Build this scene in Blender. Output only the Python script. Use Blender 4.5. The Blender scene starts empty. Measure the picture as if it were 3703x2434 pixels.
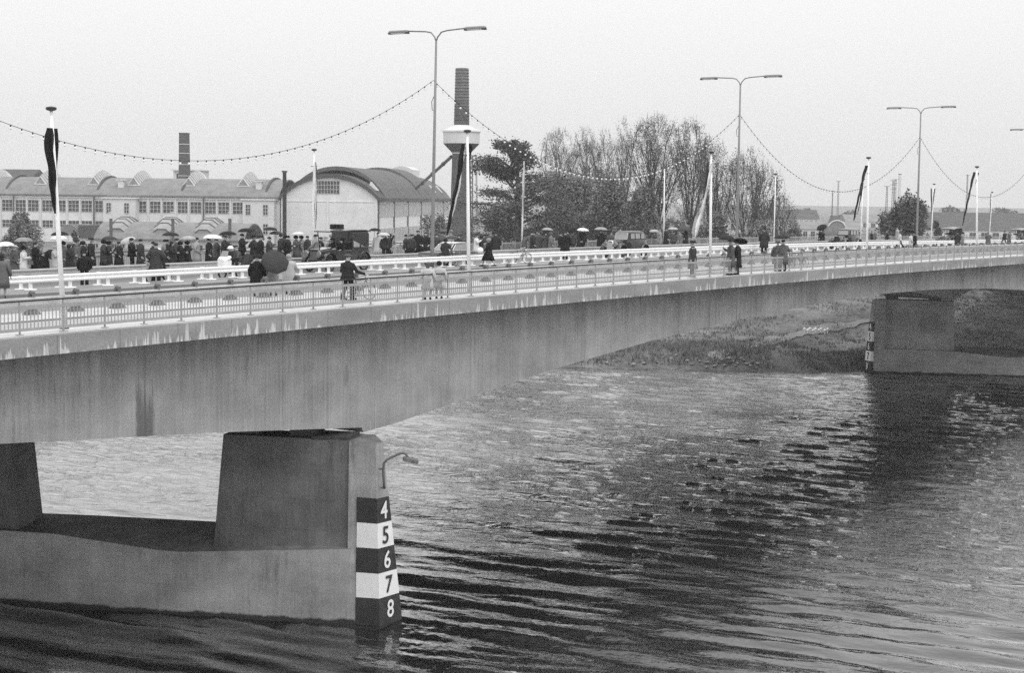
import bpy, math, random
import numpy as np
from mathutils import Vector, Matrix
random.seed(7); rng = np.random.default_rng(7)
C = bpy.context.scene.collection
SC = bpy.context.scene
# ------------------------------------------------------------------ camera, sky, sun, exposure
F, HOR, ROLL, TH = 5827.275, 718.784, 0.012029, 0.599004   # focal length and horizon in photo pixels, roll, yaw
CX, CY, EYE = 1851.5, 1217.0, 17.0
PIT = math.atan((CY - HOR) / F)
r0 = Vector((math.sin(TH), -math.cos(TH), 0)); f0 = Vector((math.cos(TH), math.sin(TH), 0)); up0 = Vector((0, 0, 1))
FWD = f0 * math.cos(PIT) - up0 * math.sin(PIT); U1 = f0 * math.sin(PIT) + up0 * math.cos(PIT)
RT = r0 * math.cos(ROLL) + U1 * math.sin(ROLL); UP = -r0 * math.sin(ROLL) + U1 * math.cos(ROLL)
cam = bpy.data.cameras.new('camera'); camo = bpy.data.objects.new('camera', cam); C.objects.link(camo)
cam.sensor_width = 36; cam.lens = F / 3703 * 36; cam.clip_end = 8000; cam.clip_start = 0.5
M = Matrix.Identity(4)
for i, v in enumerate((RT, UP, -FWD)):
    for k in range(3): M[k][i] = v[k]
M[2][3] = EYE
camo.matrix_world = M
SC.camera = camo
SC.view_settings.view_transform = 'Standard'; SC.view_settings.look = 'None'
SC.view_settings.exposure = 0.0; SC.view_settings.gamma = 1
SC.cycles.use_denoising = False
SC.cycles.max_bounces = 6; SC.cycles.volume_bounces = 1; SC.cycles.transparent_max_bounces = 8
SUN_EL, SUN_AZ = math.radians(58), math.atan2(-0.75, -0.35)
W = bpy.data.worlds.new('World'); SC.world = W; W.use_nodes = True
nt = W.node_tree; nt.nodes.clear()
def N(t, typ, **kw):
    n = t.nodes.new(typ)
    for k, v in kw.items(): setattr(n, k, v)
    return n
out = N(nt, 'ShaderNodeOutputWorld'); bg = N(nt, 'ShaderNodeBackground')
sky = N(nt, 'ShaderNodeTexSky', sky_type='NISHITA', sun_disc=False, sun_elevation=SUN_EL, sun_rotation=math.pi / 2 - SUN_AZ, air_density=1.0, dust_density=4.0)
bw = N(nt, 'ShaderNodeRGBToBW'); mul = N(nt, 'ShaderNodeMath', operation='MULTIPLY'); mul.inputs[1].default_value = 0.035
nt.links.new(sky.outputs[0], bw.inputs[0]); nt.links.new(bw.outputs[0], mul.inputs[0])
geo = N(nt, 'ShaderNodeTexCoord'); sep = N(nt, 'ShaderNodeSeparateXYZ'); nt.links.new(geo.outputs['Generated'], sep.inputs[0])
mr = N(nt, 'ShaderNodeMapRange'); nt.links.new(sep.outputs[2], mr.inputs[0])
mr.inputs[1].default_value = 0.0; mr.inputs[2].default_value = 0.16; mr.inputs[3].default_value = 0.70; mr.inputs[4].default_value = 0.90   # cloud sheet, paler overhead
cn = N(nt, 'ShaderNodeTexNoise'); cn.inputs['Scale'].default_value = 2.2; cn.inputs['Detail'].default_value = 3
nt.links.new(geo.outputs['Generated'], cn.inputs['Vector'])
cm = N(nt, 'ShaderNodeMapRange'); nt.links.new(cn.outputs[0], cm.inputs[0]); cm.inputs[3].default_value = -0.03; cm.inputs[4].default_value = 0.03
a1 = N(nt, 'ShaderNodeMath', operation='ADD'); a2 = N(nt, 'ShaderNodeMath', operation='ADD')
nt.links.new(mul.outputs[0], a1.inputs[0]); nt.links.new(mr.outputs[0], a1.inputs[1]); nt.links.new(a1.outputs[0], a2.inputs[0]); nt.links.new(cm.outputs[0], a2.inputs[1])
zr = N(nt, 'ShaderNodeMapRange'); nt.links.new(sep.outputs[2], zr.inputs[0]); zr.inputs[1].default_value = .17; zr.inputs[2].default_value = 1.0; zr.inputs[3].default_value = 0; zr.inputs[4].default_value = .9   # overcast sky, brightest overhead
a3 = N(nt, 'ShaderNodeMath', operation='ADD'); nt.links.new(a2.outputs[0], a3.inputs[0]); nt.links.new(zr.outputs[0], a3.inputs[1])
nt.links.new(a3.outputs[0], bg.inputs[0]); bg.inputs[1].default_value = 1.0
nt.links.new(bg.outputs[0], out.inputs[0])
sl = bpy.data.lights.new('sun', 'SUN'); sl.energy = 0.7; sl.angle = math.radians(25); sl.color = (1, 1, 1)
so = bpy.data.objects.new('sun', sl); C.objects.link(so)
sd = Vector((math.cos(SUN_AZ) * math.cos(SUN_EL), math.sin(SUN_AZ) * math.cos(SUN_EL), math.sin(SUN_EL)))
so.rotation_euler = sd.to_track_quat('Z', 'Y').to_euler(); so.location = (0, -50, 80)

# ------------------------------------------------------------------ geometry of the place
def deck(X): return EYE - 4.1498 - 7.4e-5 * (X - 98.265) ** 2
def ray(px, py):
    a = (px - CX) / F; b = -(py - CY) / F
    return FWD + RT * a + UP * b
def at(px, py, z):                       # point on the sight line of a photo pixel, z metres in front of the eye
    r = ray(px, py); hz = r.x * f0.x + r.y * f0.y
    return Vector((0, 0, EYE)) + r * (z / hz)
def atZ(px, py, Z):
    r = ray(px, py); return Vector((0, 0, EYE)) + r * ((Z - EYE) / r.z)
def on_deck(px, py, off=0.0):
    Z = 12.7 + off
    for _ in range(12):
        P = atZ(px, py, Z); Z = deck(P.x) + off
    return P
def pix(P):
    d = Vector(P) - Vector((0, 0, EYE)); z = d.dot(FWD)
    return CX + F * d.dot(RT) / z, CY - F * d.dot(UP) / z, z
def xat(px, Y, off=0.0):                 # X on the deck line Y that is seen at px
    lo, hi = -40.0, 700.0
    for _ in range(45):
        m = (lo + hi) / 2; u, v, z = pix((m, Y, deck(m) + off))
        if z < 1 or u < px: lo = m
        else: hi = m
    return m

# ------------------------------------------------------------------ materials
def gmat(name, g, rough=0.7, var=0.15, scale=3.0, detail=4, metal=0.0, bump=0.0, stretch=(1, 1, 1), spec=None, coat=0.0):
    m = bpy.data.materials.new(name); m.use_nodes = True; t = m.node_tree; b = t.nodes['Principled BSDF']
    b.inputs['Roughness'].default_value = rough; b.inputs['Metallic'].default_value = metal
    if spec is None and rough >= .6: spec = .15
    if spec is not None: b.inputs['Specular IOR Level'].default_value = spec
    if coat: b.inputs['Coat Weight'].default_value = coat; b.inputs['Coat Roughness'].default_value = 0.08
    tc = N(t, 'ShaderNodeTexCoord'); mp = N(t, 'ShaderNodeMapping'); mp.inputs['Scale'].default_value = stretch
    nz = N(t, 'ShaderNodeTexNoise'); nz.inputs['Scale'].default_value = scale; nz.inputs['Detail'].default_value = detail
    t.links.new(tc.outputs['Object'], mp.inputs[0]); t.links.new(mp.outputs[0], nz.inputs['Vector'])
    r = N(t, 'ShaderNodeMapRange'); r.inputs[1].default_value = 0.25; r.inputs[2].default_value = 0.75
    r.inputs[3].default_value = g * (1 - var); r.inputs[4].default_value = g * (1 + var)
    t.links.new(nz.outputs[0], r.inputs[0]); t.links.new(r.outputs[0], b.inputs['Base Color'])
    if bump:
        bp = N(t, 'ShaderNodeBump'); bp.inputs['Strength'].default_value = bump; bp.inputs['Distance'].default_value = 0.05
        t.links.new(nz.outputs[0], bp.inputs['Height']); t.links.new(bp.outputs[0], b.inputs['Normal'])
    return m
class Nodes:                             # tiny expression helper
    def __init__(s, name):
        s.m = bpy.data.materials.new(name); s.m.use_nodes = True; s.t = s.m.node_tree; s.b = s.t.nodes['Principled BSDF']
        s.tc = N(s.t, 'ShaderNodeTexCoord')
    def coord(s, sc=(1, 1, 1), src='Object', loc=(0, 0, 0)):
        mp = N(s.t, 'ShaderNodeMapping'); mp.inputs['Scale'].default_value = sc; mp.inputs['Location'].default_value = loc
        s.t.links.new(s.tc.outputs[src], mp.inputs[0]); return mp.outputs[0]
    def noise(s, v, scale=1.0, detail=3, rough=0.5):
        n = N(s.t, 'ShaderNodeTexNoise'); n.inputs['Scale'].default_value = scale; n.inputs['Detail'].default_value = detail; n.inputs['Roughness'].default_value = rough
        s.t.links.new(v, n.inputs['Vector']); return n.outputs[0]
    def link(s, v, i):
        if isinstance(v, (int, float)): i.default_value = v
        else: s.t.links.new(v, i)
    def math(s, op, a, b=0.0, clamp=False):
        n = N(s.t, 'ShaderNodeMath', operation=op, use_clamp=clamp); s.link(a, n.inputs[0]); s.link(b, n.inputs[1]); return n.outputs[0]
    def rng(s, v, a, b, c, d):
        n = N(s.t, 'ShaderNodeMapRange'); s.link(v, n.inputs[0])
        for i, x in enumerate((a, b, c, d)): s.link(x, n.inputs[i + 1])
        return n.outputs[0]
    def mix(s, f, a, b):                 # scalar mix
        return s.math('ADD', s.math('MULTIPLY', a, s.math('SUBTRACT', 1.0, f)), s.math('MULTIPLY', b, f))
    def xyz(s, v):
        n = N(s.t, 'ShaderNodeSeparateXYZ'); s.t.links.new(v, n.inputs[0]); return n.outputs
    def base(s, v, rough=0.8):
        s.link(v, s.b.inputs['Base Color']); s.link(rough, s.b.inputs['Roughness']); s.b.inputs['Specular IOR Level'].default_value = .2; return s
    def bump(s, h, st=0.5, dist=0.05):
        n = N(s.t, 'ShaderNodeBump'); n.inputs['Strength'].default_value = st; n.inputs['Distance'].default_value = dist
        s.t.links.new(h, n.inputs['Height']); s.t.links.new(n.outputs[0], s.b.inputs['Normal']); return s

def concrete(name, g, streak=0.35, panel=3.1, blotch=0.25, zs=0.12, stain_shade=False, tide=False):
    k = Nodes(name); co = k.coord()
    st = k.noise(k.coord((9.0, 9.0, zs)), 1.0, 4, 0.7)                    # fine vertical rain streaks
    st2 = k.noise(k.coord((1.1, 1.1, 0.05), loc=(3, 3, 0)), 1.0, 2)       # broad vertical bands
    bl = k.noise(k.coord((0.35, 0.35, 0.6)), 1.0, 5, 0.6)                 # blotches
    gr = k.noise(k.coord((14, 14, 14)), 1.0, 3, 0.7)
    v = k.rng(st, 0.3, 0.7, -streak, streak)
    v = k.math('ADD', v, k.rng(st2, 0.3, 0.7, -streak * 0.6, streak * 0.6))
    v = k.math('ADD', v, k.rng(bl, 0.3, 0.7, -blotch, blotch))
    v = k.math('ADD', v, k.rng(gr, 0.3, 0.7, -0.12, 0.12))
    v = k.math('MULTIPLY', k.math('ADD', v, 1.0), g)
    if panel:                                                            # pour joints
        x = k.xyz(co)[0]; fr = k.math('FRACT', k.math('DIVIDE', x, panel))
        j = k.math('LESS_THAN', fr, 0.012); v = k.math('MULTIPLY', v, k.math('SUBTRACT', 1.0, k.math('MULTIPLY', j, 0.16)))
        fl = k.math('FLOOR', k.math('DIVIDE', x, panel)); pv_ = k.math('FRACT', k.math('MULTIPLY', k.math('SINE', k.math('MULTIPLY', fl, 12.9898)), 43758.5))
        v = k.math('MULTIPLY', v, k.rng(pv_, 0, 1, .97, 1.04))
    if stain_shade:
        # dark damp runs, some long, painted overhang shade, and a wandering day joint low on the girder
        s1 = k.noise(k.coord((.55, .55, .10), loc=(7, 0, 0)), 1.0, 5, .75); m1 = k.rng(s1, .60, .70, 0, .45)
        s2 = k.noise(k.coord((5.0, 5.0, .22), loc=(1, 0, 5)), 1.0, 4, .7); s3 = k.noise(k.coord((.18, .18, .3), loc=(0, 0, 9)), 1.0, 2); m2 = k.math('MULTIPLY', k.rng(s2, .55, .68, 0, .5), k.rng(s3, .42, .6, 0, 1))
        sp = k.noise(k.coord((7, 7, 7), loc=(2, 2, 2)), 1.0, 1); m3 = k.rng(sp, .74, .78, 0, .4)
        gx_ = k.xyz(co); en = k.noise(k.coord((4, 4, 1.2)), 1.0, 4, .7); wdt = k.math('ABSOLUTE', k.math('SUBTRACT', gx_[0], 38.85)); rg_ = k.noise(k.coord((6, 6, .25), loc=(9, 0, 0)), 1.0, 3, .7); m4 = k.math('MULTIPLY', k.rng(k.math('ADD', wdt, k.math('MULTIPLY', en, .35)), .52, .66, 1, 0), k.rng(k.math('ADD', gx_[2], k.math('MULTIPLY', rg_, 4.5)), 11.9, 12.7, 1, 0)); m4 = k.math('MULTIPLY', m4, .55)
        s5 = k.noise(k.coord((2.2, 2.2, .1), loc=(5, 0, 3)), 1.0, 4, .7); m5 = k.rng(k.math('ADD', gx_[2], k.math('MULTIPLY', s5, 4.0)), 12.4, 15.0, 0, .42)  # shade below the deck overhang painted on the upper face, broken into streaks
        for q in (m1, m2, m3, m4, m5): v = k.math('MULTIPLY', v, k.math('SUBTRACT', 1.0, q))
        s4 = k.noise(k.coord((6.0, 6.0, .3), loc=(4, 0, 1)), 1.0, 3, .6); v = k.math('MULTIPLY', v, k.math('ADD', 1.0, k.rng(s4, .6, .72, 0, .25)))
    if tide:
        z = k.xyz(co)[2]; wv = k.noise(k.coord((.9, .9, .9)), 1.0, 4, .7); lv = k.rng(wv, .3, .7, .12, .27)
        v = k.mix(k.rng(k.math('SUBTRACT', z, lv), -.04, .05, 1, 0), v, .035)
        fb = k.math('FRACT', k.math('DIVIDE', z, 1.22)); v = k.math('MULTIPLY', v, k.math('SUBTRACT', 1.0, k.math('MULTIPLY', k.math('LESS_THAN', fb, .02), .14)))
        s1 = k.noise(k.coord((1.1, 1.1, .2), loc=(7, 0, 0)), 1.0, 5, .75); v = k.math('MULTIPLY', v, k.math('SUBTRACT', 1.0, k.rng(s1, .58, .7, 0, .4)))
        ge = N(k.t, 'ShaderNodeNewGeometry'); nzz = k.xyz(ge.outputs['True Normal'])[2]; dirt = k.noise(k.coord((.8, .8, .8)), 1.0, 4, .7)   # silt and slime lying on level ledges
        v = k.math('MULTIPLY', v, k.math('SUBTRACT', 1.0, k.math('MULTIPLY', k.math('GREATER_THAN', nzz, .6), k.rng(dirt, .3, .7, .68, .25))))
    k.base(k.math('MAXIMUM', v, 0.01), 0.85); k.bump(gr, 0.25, 0.02)
    return k.m
def fascia_mat():
    # grey concrete edge beam with white lime runs rising from the lower edge (UV: u = metres along, v = 0 bottom .. 1 top)
    k = Nodes('edge_beam_concrete'); uv = k.xyz(k.coord((1, 1, 1), 'UV')); u = uv[0]; v = uv[1]
    cu = N(k.t, 'ShaderNodeCombineXYZ'); k.t.links.new(u, cu.inputs[0])
    cl = k.noise(cu.outputs[0], 0.22, 1)                                   # where clumps of runs are
    fi = k.noise(cu.outputs[0], 2.3, 3, 0.75)
    spk = k.noise(cu.outputs[0], 11.0, 1)
    h = k.math('ADD', k.rng(fi, 0.48, 0.62, 0.0, 0.85), k.rng(spk, 0.5, 0.75, -0.1, 0.22))
    h = k.math('MULTIPLY', h, k.rng(cl, 0.40, 0.52, 0.03, 1.45))
    ton = k.noise(cu.outputs[0], 5.1, 2)
    msk = k.math('MULTIPLY', k.rng(k.math('SUBTRACT', h, v), 0.0, 0.16, 0.0, 1.0), k.rng(ton, .35, .6, .35, .95))
    gr = k.noise(k.coord((10, 10, 10)), 1.0, 4, 0.7); bl = k.noise(k.coord((0.5, 0.5, 1.5)), 1.0, 4)
    g = k.math('ADD', k.rng(gr, 0.3, 0.7, -0.045, 0.045), k.rng(bl, 0.3, 0.7, 0.22, 0.30))
    fr = k.math('FRACT', k.math('DIVIDE', u, 2.6)); j = k.math('LESS_THAN', fr, 0.012)
    g = k.math('MULTIPLY', g, k.math('SUBTRACT', 1.0, k.math('MULTIPLY', j, 0.4)))
    k.base(k.mix(msk, g, 0.62), 0.8); return k.m
MT = {}
MT['fascia'] = fascia_mat()
MT['girder'] = concrete('girder_concrete', 0.31, 0.15, 9.7, 0.2, stain_shade=True)
MT['deckc'] = concrete('deck_concrete', 0.2, 0.2, 0)
MT['pier'] = concrete('pier_concrete', 0.29, 0.12, 0, 0.3, 0.5, tide=True)
MT['pier_damp_shade'] = concrete('damp_shaded_pier_concrete', 0.13, 0.16, 0, 0.35, 0.5, tide=True); MT['kerb'] = gmat('pale_wet_concrete', 0.5, 0.45, 0.14, 1.2, 5)  # near columns: damp and under-deck shade painted together as one darker tone
MT['walk'] = gmat('wet_footpath', 0.33, 0.45, 0.15, 1.4, 6)
MT['strip'] = gmat('pale_kerb_strip', 0.5, 0.4, 0.18, 1.0, 6)
MT['road'] = gmat('wet_road_concrete', 0.13, 0.5, 0.22, 0.8, 6, stretch=(0.15, 1.5, 1))
MT['median'] = gmat('median_concrete', 0.2, 0.5, 0.2, 0.9, 6, stretch=(0.3, 1, 1))
MT['gutter'] = gmat('dark_gutter', 0.03, 0.5, 0.3, 2)
MT['white'] = gmat('white_paint', 0.86, 0.3, 0.04, 2)
MT['rail'] = gmat('grey_railing_paint', 0.3, 0.5, 0.12, 3)
MT['handrail'] = gmat('black_handrail', 0.012, 0.25, 0.3, 2)
MT['steel'] = gmat('galvanised_steel', 0.42, 0.38, 0.15, 2, metal=0.3)
MT['postgrey'] = gmat('weathered_post', 0.13, 0.6, 0.4, 5); MT['darksteel'] = gmat('dark_steel', 0.1, 0.5, 0.3, 4)
MT['pole'] = gmat('grey_lamp_pole', 0.2, 0.5, 0.12, 2)
MT['black'] = gmat('black_paint', 0.012, 0.3, 0.3, 5)
MT['numblack'] = gmat('black_gauge_paint', 0.02, 0.55, 0.5, 2.5, 6)
MT['numwhite'] = gmat('white_gauge_paint', 0.72, 0.55, 0.06, 2.5, 6)
MT['glassdark'] = gmat('dark_window_glass', 0.07, 0.1, 0.5, 0.8)
MT['brickdark'] = gmat('dark_brick', 0.10, 0.9, 0.25, 2.0, 8)
MT['brickwhite'] = gmat('whitewashed_brick', 0.7, 0.85, 0.1, 0.5, 8)
MT['plaster'] = gmat('pale_plaster', 0.62, 0.85, 0.08, 0.3, 8)
MT['frame'] = gmat('pale_window_frame', 0.6, 0.7, 0.05, 1)
MT['skin'] = gmat('skin', 0.42, 0.6, 0.06, 6)
MT['hairdark'] = gmat('dark_hair', 0.018, 0.6, 0.4, 20)
MT['hairgrey'] = gmat('grey_hair', 0.35, 0.7, 0.25, 20)
MT['chrome'] = gmat('chrome', 0.75, 0.12, 0.05, 2, metal=1.0)
MT['rubber'] = gmat('rubber_tyre', 0.018, 0.75, 0.3, 6)
MT['carblack'] = gmat('black_coachwork', 0.012, 0.16, 0.2, 2, coat=0.8)
MT['cargrey'] = gmat('dark_grey_coachwork', 0.022, 0.25, 0.2, 2, coat=0.4)
MT['carglass'] = gmat('car_glass', 0.3, 0.05, 0.2, 1.5)
MT['barkfine'] = gmat('fine_bark', 0.075, 0.9, 0.3, 2); MT['bark'] = gmat('bark', 0.06, 0.9, 0.3, 4, stretch=(1, 1, 0.2))
def cloth(g): 
    key = 'cloth%03d' % round(g * 1000)
    if key not in MT: MT[key] = gmat('cloth_grey_%03d' % round(g * 1000), g, 0.85, 0.14, 5, 4)
    return MT[key]
def rooftile():
    k = Nodes('ribbed_roofing'); n = k.noise(k.coord((0.5, 0.5, 0.5)), 1.0, 6, 0.65); n2 = k.noise(k.coord((6, 6, 2)), 1.0, 3)
    k.base(k.math('ADD', k.rng(n, 0.3, 0.7, 0.17, 0.25), k.rng(n2, 0.3, 0.7, -0.03, 0.03)), 0.8); return k.m
MT['roof'] = rooftile(); MT['roofhall'] = gmat('hall_roofing', 0.12, 0.8, 0.25, 0.5, 8); MT['roofdark'] = gmat('dark_roofing_felt', 0.085, 0.8, 0.2, 0.6, 8)
MT['glasspale'] = gmat('skylight_glass', 0.26, 0.3, 0.2, 1)
def brickbands():
    k = Nodes('banded_brick'); z = k.xyz(k.coord())[2]; n = k.noise(k.coord((1, 1, 1)), 2.0, 6)
    wob = k.noise(k.coord((0.7, 0.7, 0.7)), 1.0, 2)
    fr = k.math('FRACT', k.math('ADD', k.math('DIVIDE', z, 0.85), k.math('MULTIPLY', wob, 0.3))); j = k.math('LESS_THAN', fr, 0.14)
    k.base(k.math('MULTIPLY', k.rng(n, 0.3, 0.7, 0.12, 0.18), k.math('SUBTRACT', 1.0, k.math('MULTIPLY', j, 0.5))), 0.9); return k.m
MT['banded'] = brickbands()

# ------------------------------------------------------------------ mesh builder
class MB:
    def __init__(s): s.v = []; s.f = []; s.uv = None; s.mi = []; s.cur = 0
    def add(s, vs, fs):
        o = len(s.v); s.v += [tuple(v) for v in vs]; s.f += [tuple(i + o for i in f) for f in fs]; s.mi += [s.cur] * len(fs); return s
    def box(s, x0, x1, y0, y1, z0, z1, T=None):
        vs = [(x, y, z) for z in (z0, z1) for y in (y0, y1) for x in (x0, x1)]
        if T is not None: vs = [T @ Vector(v) for v in vs]
        return s.add(vs, [(0, 2, 3, 1), (4, 5, 7, 6), (0, 1, 5, 4), (2, 6, 7, 3), (0, 4, 6, 2), (1, 3, 7, 5)])
    def hexa(s, b, t):
        n = len(b); vs = list(b) + list(t)
        fs = [tuple(reversed(range(n))), tuple(range(n, 2 * n))] + [(i, (i + 1) % n, n + (i + 1) % n, n + i) for i in range(n)]
        return s.add(vs, fs)
    def prism(s, poly, z0, z1): return s.hexa([(x, y, z0) for x, y in poly], [(x, y, z1) for x, y in poly])
    def loft(s, rings, cap=True, closed=True):
        n = len(rings[0]); vs = [p for r in rings for p in r]; fs = []
        for a in range(len(rings) - 1):
            for i in range(n if closed else n - 1):
                j = (i + 1) % n; fs.append((a * n + i, a * n + j, (a + 1) * n + j, (a + 1) * n + i))
        if cap and closed: fs.append(tuple(reversed(range(n)))); fs.append(tuple(range((len(rings) - 1) * n, len(rings) * n)))
        return s.add(vs, fs)
    def tube(s, pts, rad, n=8, cap=True, sx=1.0):
        pts = [Vector(p) for p in pts]
        if isinstance(rad, (int, float)): rad = [rad] * len(pts)
        rings = []; ref = None
        for i, p in enumerate(pts):
            d = (pts[min(i + 1, len(pts) - 1)] - pts[max(i - 1, 0)])
            if d.length < 1e-9: d = Vector((0, 0, 1))
            d.normalize()
            if ref is None:
                ref = Vector((1, 0, 0)) if abs(d.x) < 0.9 else Vector((0, 1, 0))
            a = ref - d * ref.dot(d); a.normalize(); ref = a; b = d.cross(a)
            rings.append([p + (a * math.cos(2 * math.pi * k / n) * sx + b * math.sin(2 * math.pi * k / n)) * rad[i] for k in range(n)])
        return s.loft(rings, cap)
    def ellip(s, c, r, n=10, m=7, zmin=-1.0):
        c = Vector(c); rings = []
        for j in range(m):
            t = zmin + (1 - zmin) * j / (m - 1); t = max(-0.995, min(0.995, t)); q = math.sqrt(1 - t * t)
            rings.append([(c.x + r[0] * q * math.cos(2 * math.pi * k / n), c.y + r[1] * q * math.sin(2 * math.pi * k / n), c.z + r[2] * t) for k in range(n)])
        return s.loft(rings)
    def sweepX(s, sec, xs, zf, closed=True):        # section [(Y, dz)] carried along the bridge axis
        return s.loft([[(x, y, zf(x) + dz) for y, dz in sec] for x in xs], closed, closed)
    def build(s, name, mat, parent=None, loc=None, smooth=False, mats=None):
        me = bpy.data.meshes.new(name); me.from_pydata(s.v, [], s.f); me.update()
        o = bpy.data.objects.new(name, me); C.objects.link(o)
        for q in (mats or [mat]): me.materials.append(q)
        if mats: me.polygons.foreach_set('material_index', s.mi)
        if smooth: me.polygons.foreach_set('use_smooth', [True] * len(me.polygons))
        if parent: o.parent = parent
        if loc is not None: o.location = loc
        return o
def tag(o, label=None, cat=None, group=None, kind=None):
    if label: o['label'] = label
    if cat: o['category'] = cat
    if group: o['group'] = group
    if kind: o['kind'] = kind
    return o
def empty(name, loc, rz=0.0, label=None, cat=None, group=None):
    o = bpy.data.objects.new(name, None); C.objects.link(o); o.location = loc; o.rotation_euler = (0, 0, rz); o.empty_display_size = 0.2
    return tag(o, label, cat, group)
def sub(o, name, parent, loc=(0, 0, 0), rot=(0, 0, 0)):  # a linked copy as a part
    c = o.copy(); c.name = name; C.objects.link(c); c.parent = parent; c.location = loc; c.rotation_euler = rot; return c
def obj(me, name, parent=None, loc=(0, 0, 0), mat=None):
    o = bpy.data.objects.new(name, me); C.objects.link(o); o.location = loc
    if parent: o.parent = parent
    if mat is not None:
        o.material_slots[0].link = 'OBJECT'; o.material_slots[0].material = mat
    return o
def xr(a, b, st):
    n = max(1, int(math.ceil((b - a) / st))); return [a + (b - a) * i / n for i in range(n + 1)]

# ------------------------------------------------------------------ bridge
X0, X1 = -45.0, 330.0
def ySec(Y, px, py):                     # Z where the sight line meets the upright plane at Y
    r = ray(px, py); return Vector((0, 0, EYE)) + r * (Y / r.y)
bridge = empty('road_bridge', (50, 41, 0), 0, 'long low concrete girder bridge with grey deck edge crossing the whole river', 'bridge')
def bpart(o): 
    o.parent = bridge; o.matrix_parent_inverse = Matrix.Translation((-50, -41, 0)); return o
bxs = xr(X0, X1, 5)
bpart(MB().sweepX([(40.9, -0.16), (40.9, -0.6), (42.0, -0.7), (67.0, -0.7), (68.4, -0.6), (68.4, -0.16)], bxs, deck).build('deck_slab', MT['deckc']))
def edge_beam(y0, y1):
    m = MB().sweepX([(y0, 0.0), (y1, 0.0), (y1, -0.62), (y0, -0.62)], bxs, deck); o = m.build('edge_beam', MT['fascia'])
    uv = o.data.uv_layers.new(name='UVMap'); vs = o.data.vertices
    for p in o.data.polygons:
        for li in p.loop_indices:
            c = vs[o.data.loops[li].vertex_index].co; uv.data[li].uv = (c.x, min(1, max(0, (c.z - deck(c.x) + 0.62) / 0.62)) if abs(p.normal.z) < 0.5 else 0.99)
    return bpart(o)
edge_beam(40.5, 40.9); edge_beam(68.4, 68.8)
KX = [-45, 0, 10, 32.7, 42.8, 50.67, 50.78, 52.8, 54.2, 58.2, 65.1, 74.9, 85.9, 98.1, 108, 118.1, 130.3, 141.3, 151.1, 158.0, 163.4, 165.3, 165.4, 169, 176, 190, 230, 330]
KZ = [-6.6, -6.2, -6.45, -7.96, -8.73, -9.43, -9.64, -9.5, -9.35, -8.9, -8.19, -7.42, -6.83, -6.41, -6.3, -6.41, -6.83, -7.42, -8.19, -8.9, -9.5, -9.64, -9.43, -8.9, -8.3, -7.3, -6.5, -7]
def soffit(X, sh=0.0): return EYE + float(np.interp(X + sh, KX, KZ))
def girder(y0, y1, sh, name):
    xs = sorted(set([x - sh for x in KX if X0 <= x - sh <= X1] + bxs)); rings = []
    for x in xs:
        zt = deck(x) - 0.66; zb = soffit(x, sh); rings.append([(x, y0, zt), (x, y1, zt), (x, y1, zb), (x, y0, zb)])
    return bpart(MB().loft(rings).build(name, MT['girder']))
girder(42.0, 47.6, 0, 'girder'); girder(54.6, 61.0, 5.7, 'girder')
# bearings under both girders
WV = Vector((-0.4, 0.917, 0)); NV = Vector((0.917, 0.4, 0))
PA, PB = Vector((48.84, 39.5, 0)), Vector((153.3, 61.1, 0))
def pierpt(A, t, o, z): return A + WV * t + NV * o + Vector((0, 0, z))
def PBt(t, o, z): return pierpt(PB - WV * 22.0, t, o, z)
def PAt(t, o, z): return pierpt(PA, t, o, z)
for fn, mirror in ((PAt, 0), (PBt, 1)):
    for (a, b) in ((3.5, 6.0), (15.8, 20.0)):
        for t in (a, b):
            o = 1.5; bb = [fn(t - .6, o - .45, 7.3), fn(t + .6, o - .45, 7.3), fn(t + .6, o + .45, 7.3), fn(t - .6, o + .45, 7.3)]
            bpart(MB().hexa(bb, [v + Vector((0, 0, 0.5)) for v in bb]).build('bearing', MT['gutter']))
    bb = [fn(t_, o_, 7.34) for t_, o_ in ((1.5, .5), (3.0, .5), (3.0, 2.2), (1.5, 2.2))]; bpart(MB().hexa(bb, [v + Vector((0, 0, 0.13)) for v in bb]).build('bearing_plate', MT['gutter']))
# road surfaces on the bridge (setting)
def strip(name, y0, y1, top, bot, mat): 
    return tag(MB().sweepX([(y0, top), (y1, top), (y1, bot), (y0, bot)], bxs, deck).build(name, mat), kind='structure')
strip('kerb', 40.904, 42.55, 0.004, -0.15, MT['kerb'])
strip('footpath', 42.553, 44.85, -0.002, -0.15, MT['walk'])
strip('gutter', 44.853, 45.55, -0.03, -0.15, MT['gutter'])
strip('verge_strip', 45.553, 48.2, 0.0, -0.15, MT['strip'])
strip('road', 48.203, 56.3, -0.10, -0.155, MT['road'])
strip('central_reserve', 56.303, 59.5, 0.02, -0.15, MT['median'])
strip('road', 59.503, 63.3, -0.10, -0.155, MT['road'])
strip('footpath', 63.303, 68.397, 0.0, -0.15, MT['walk'])

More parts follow.
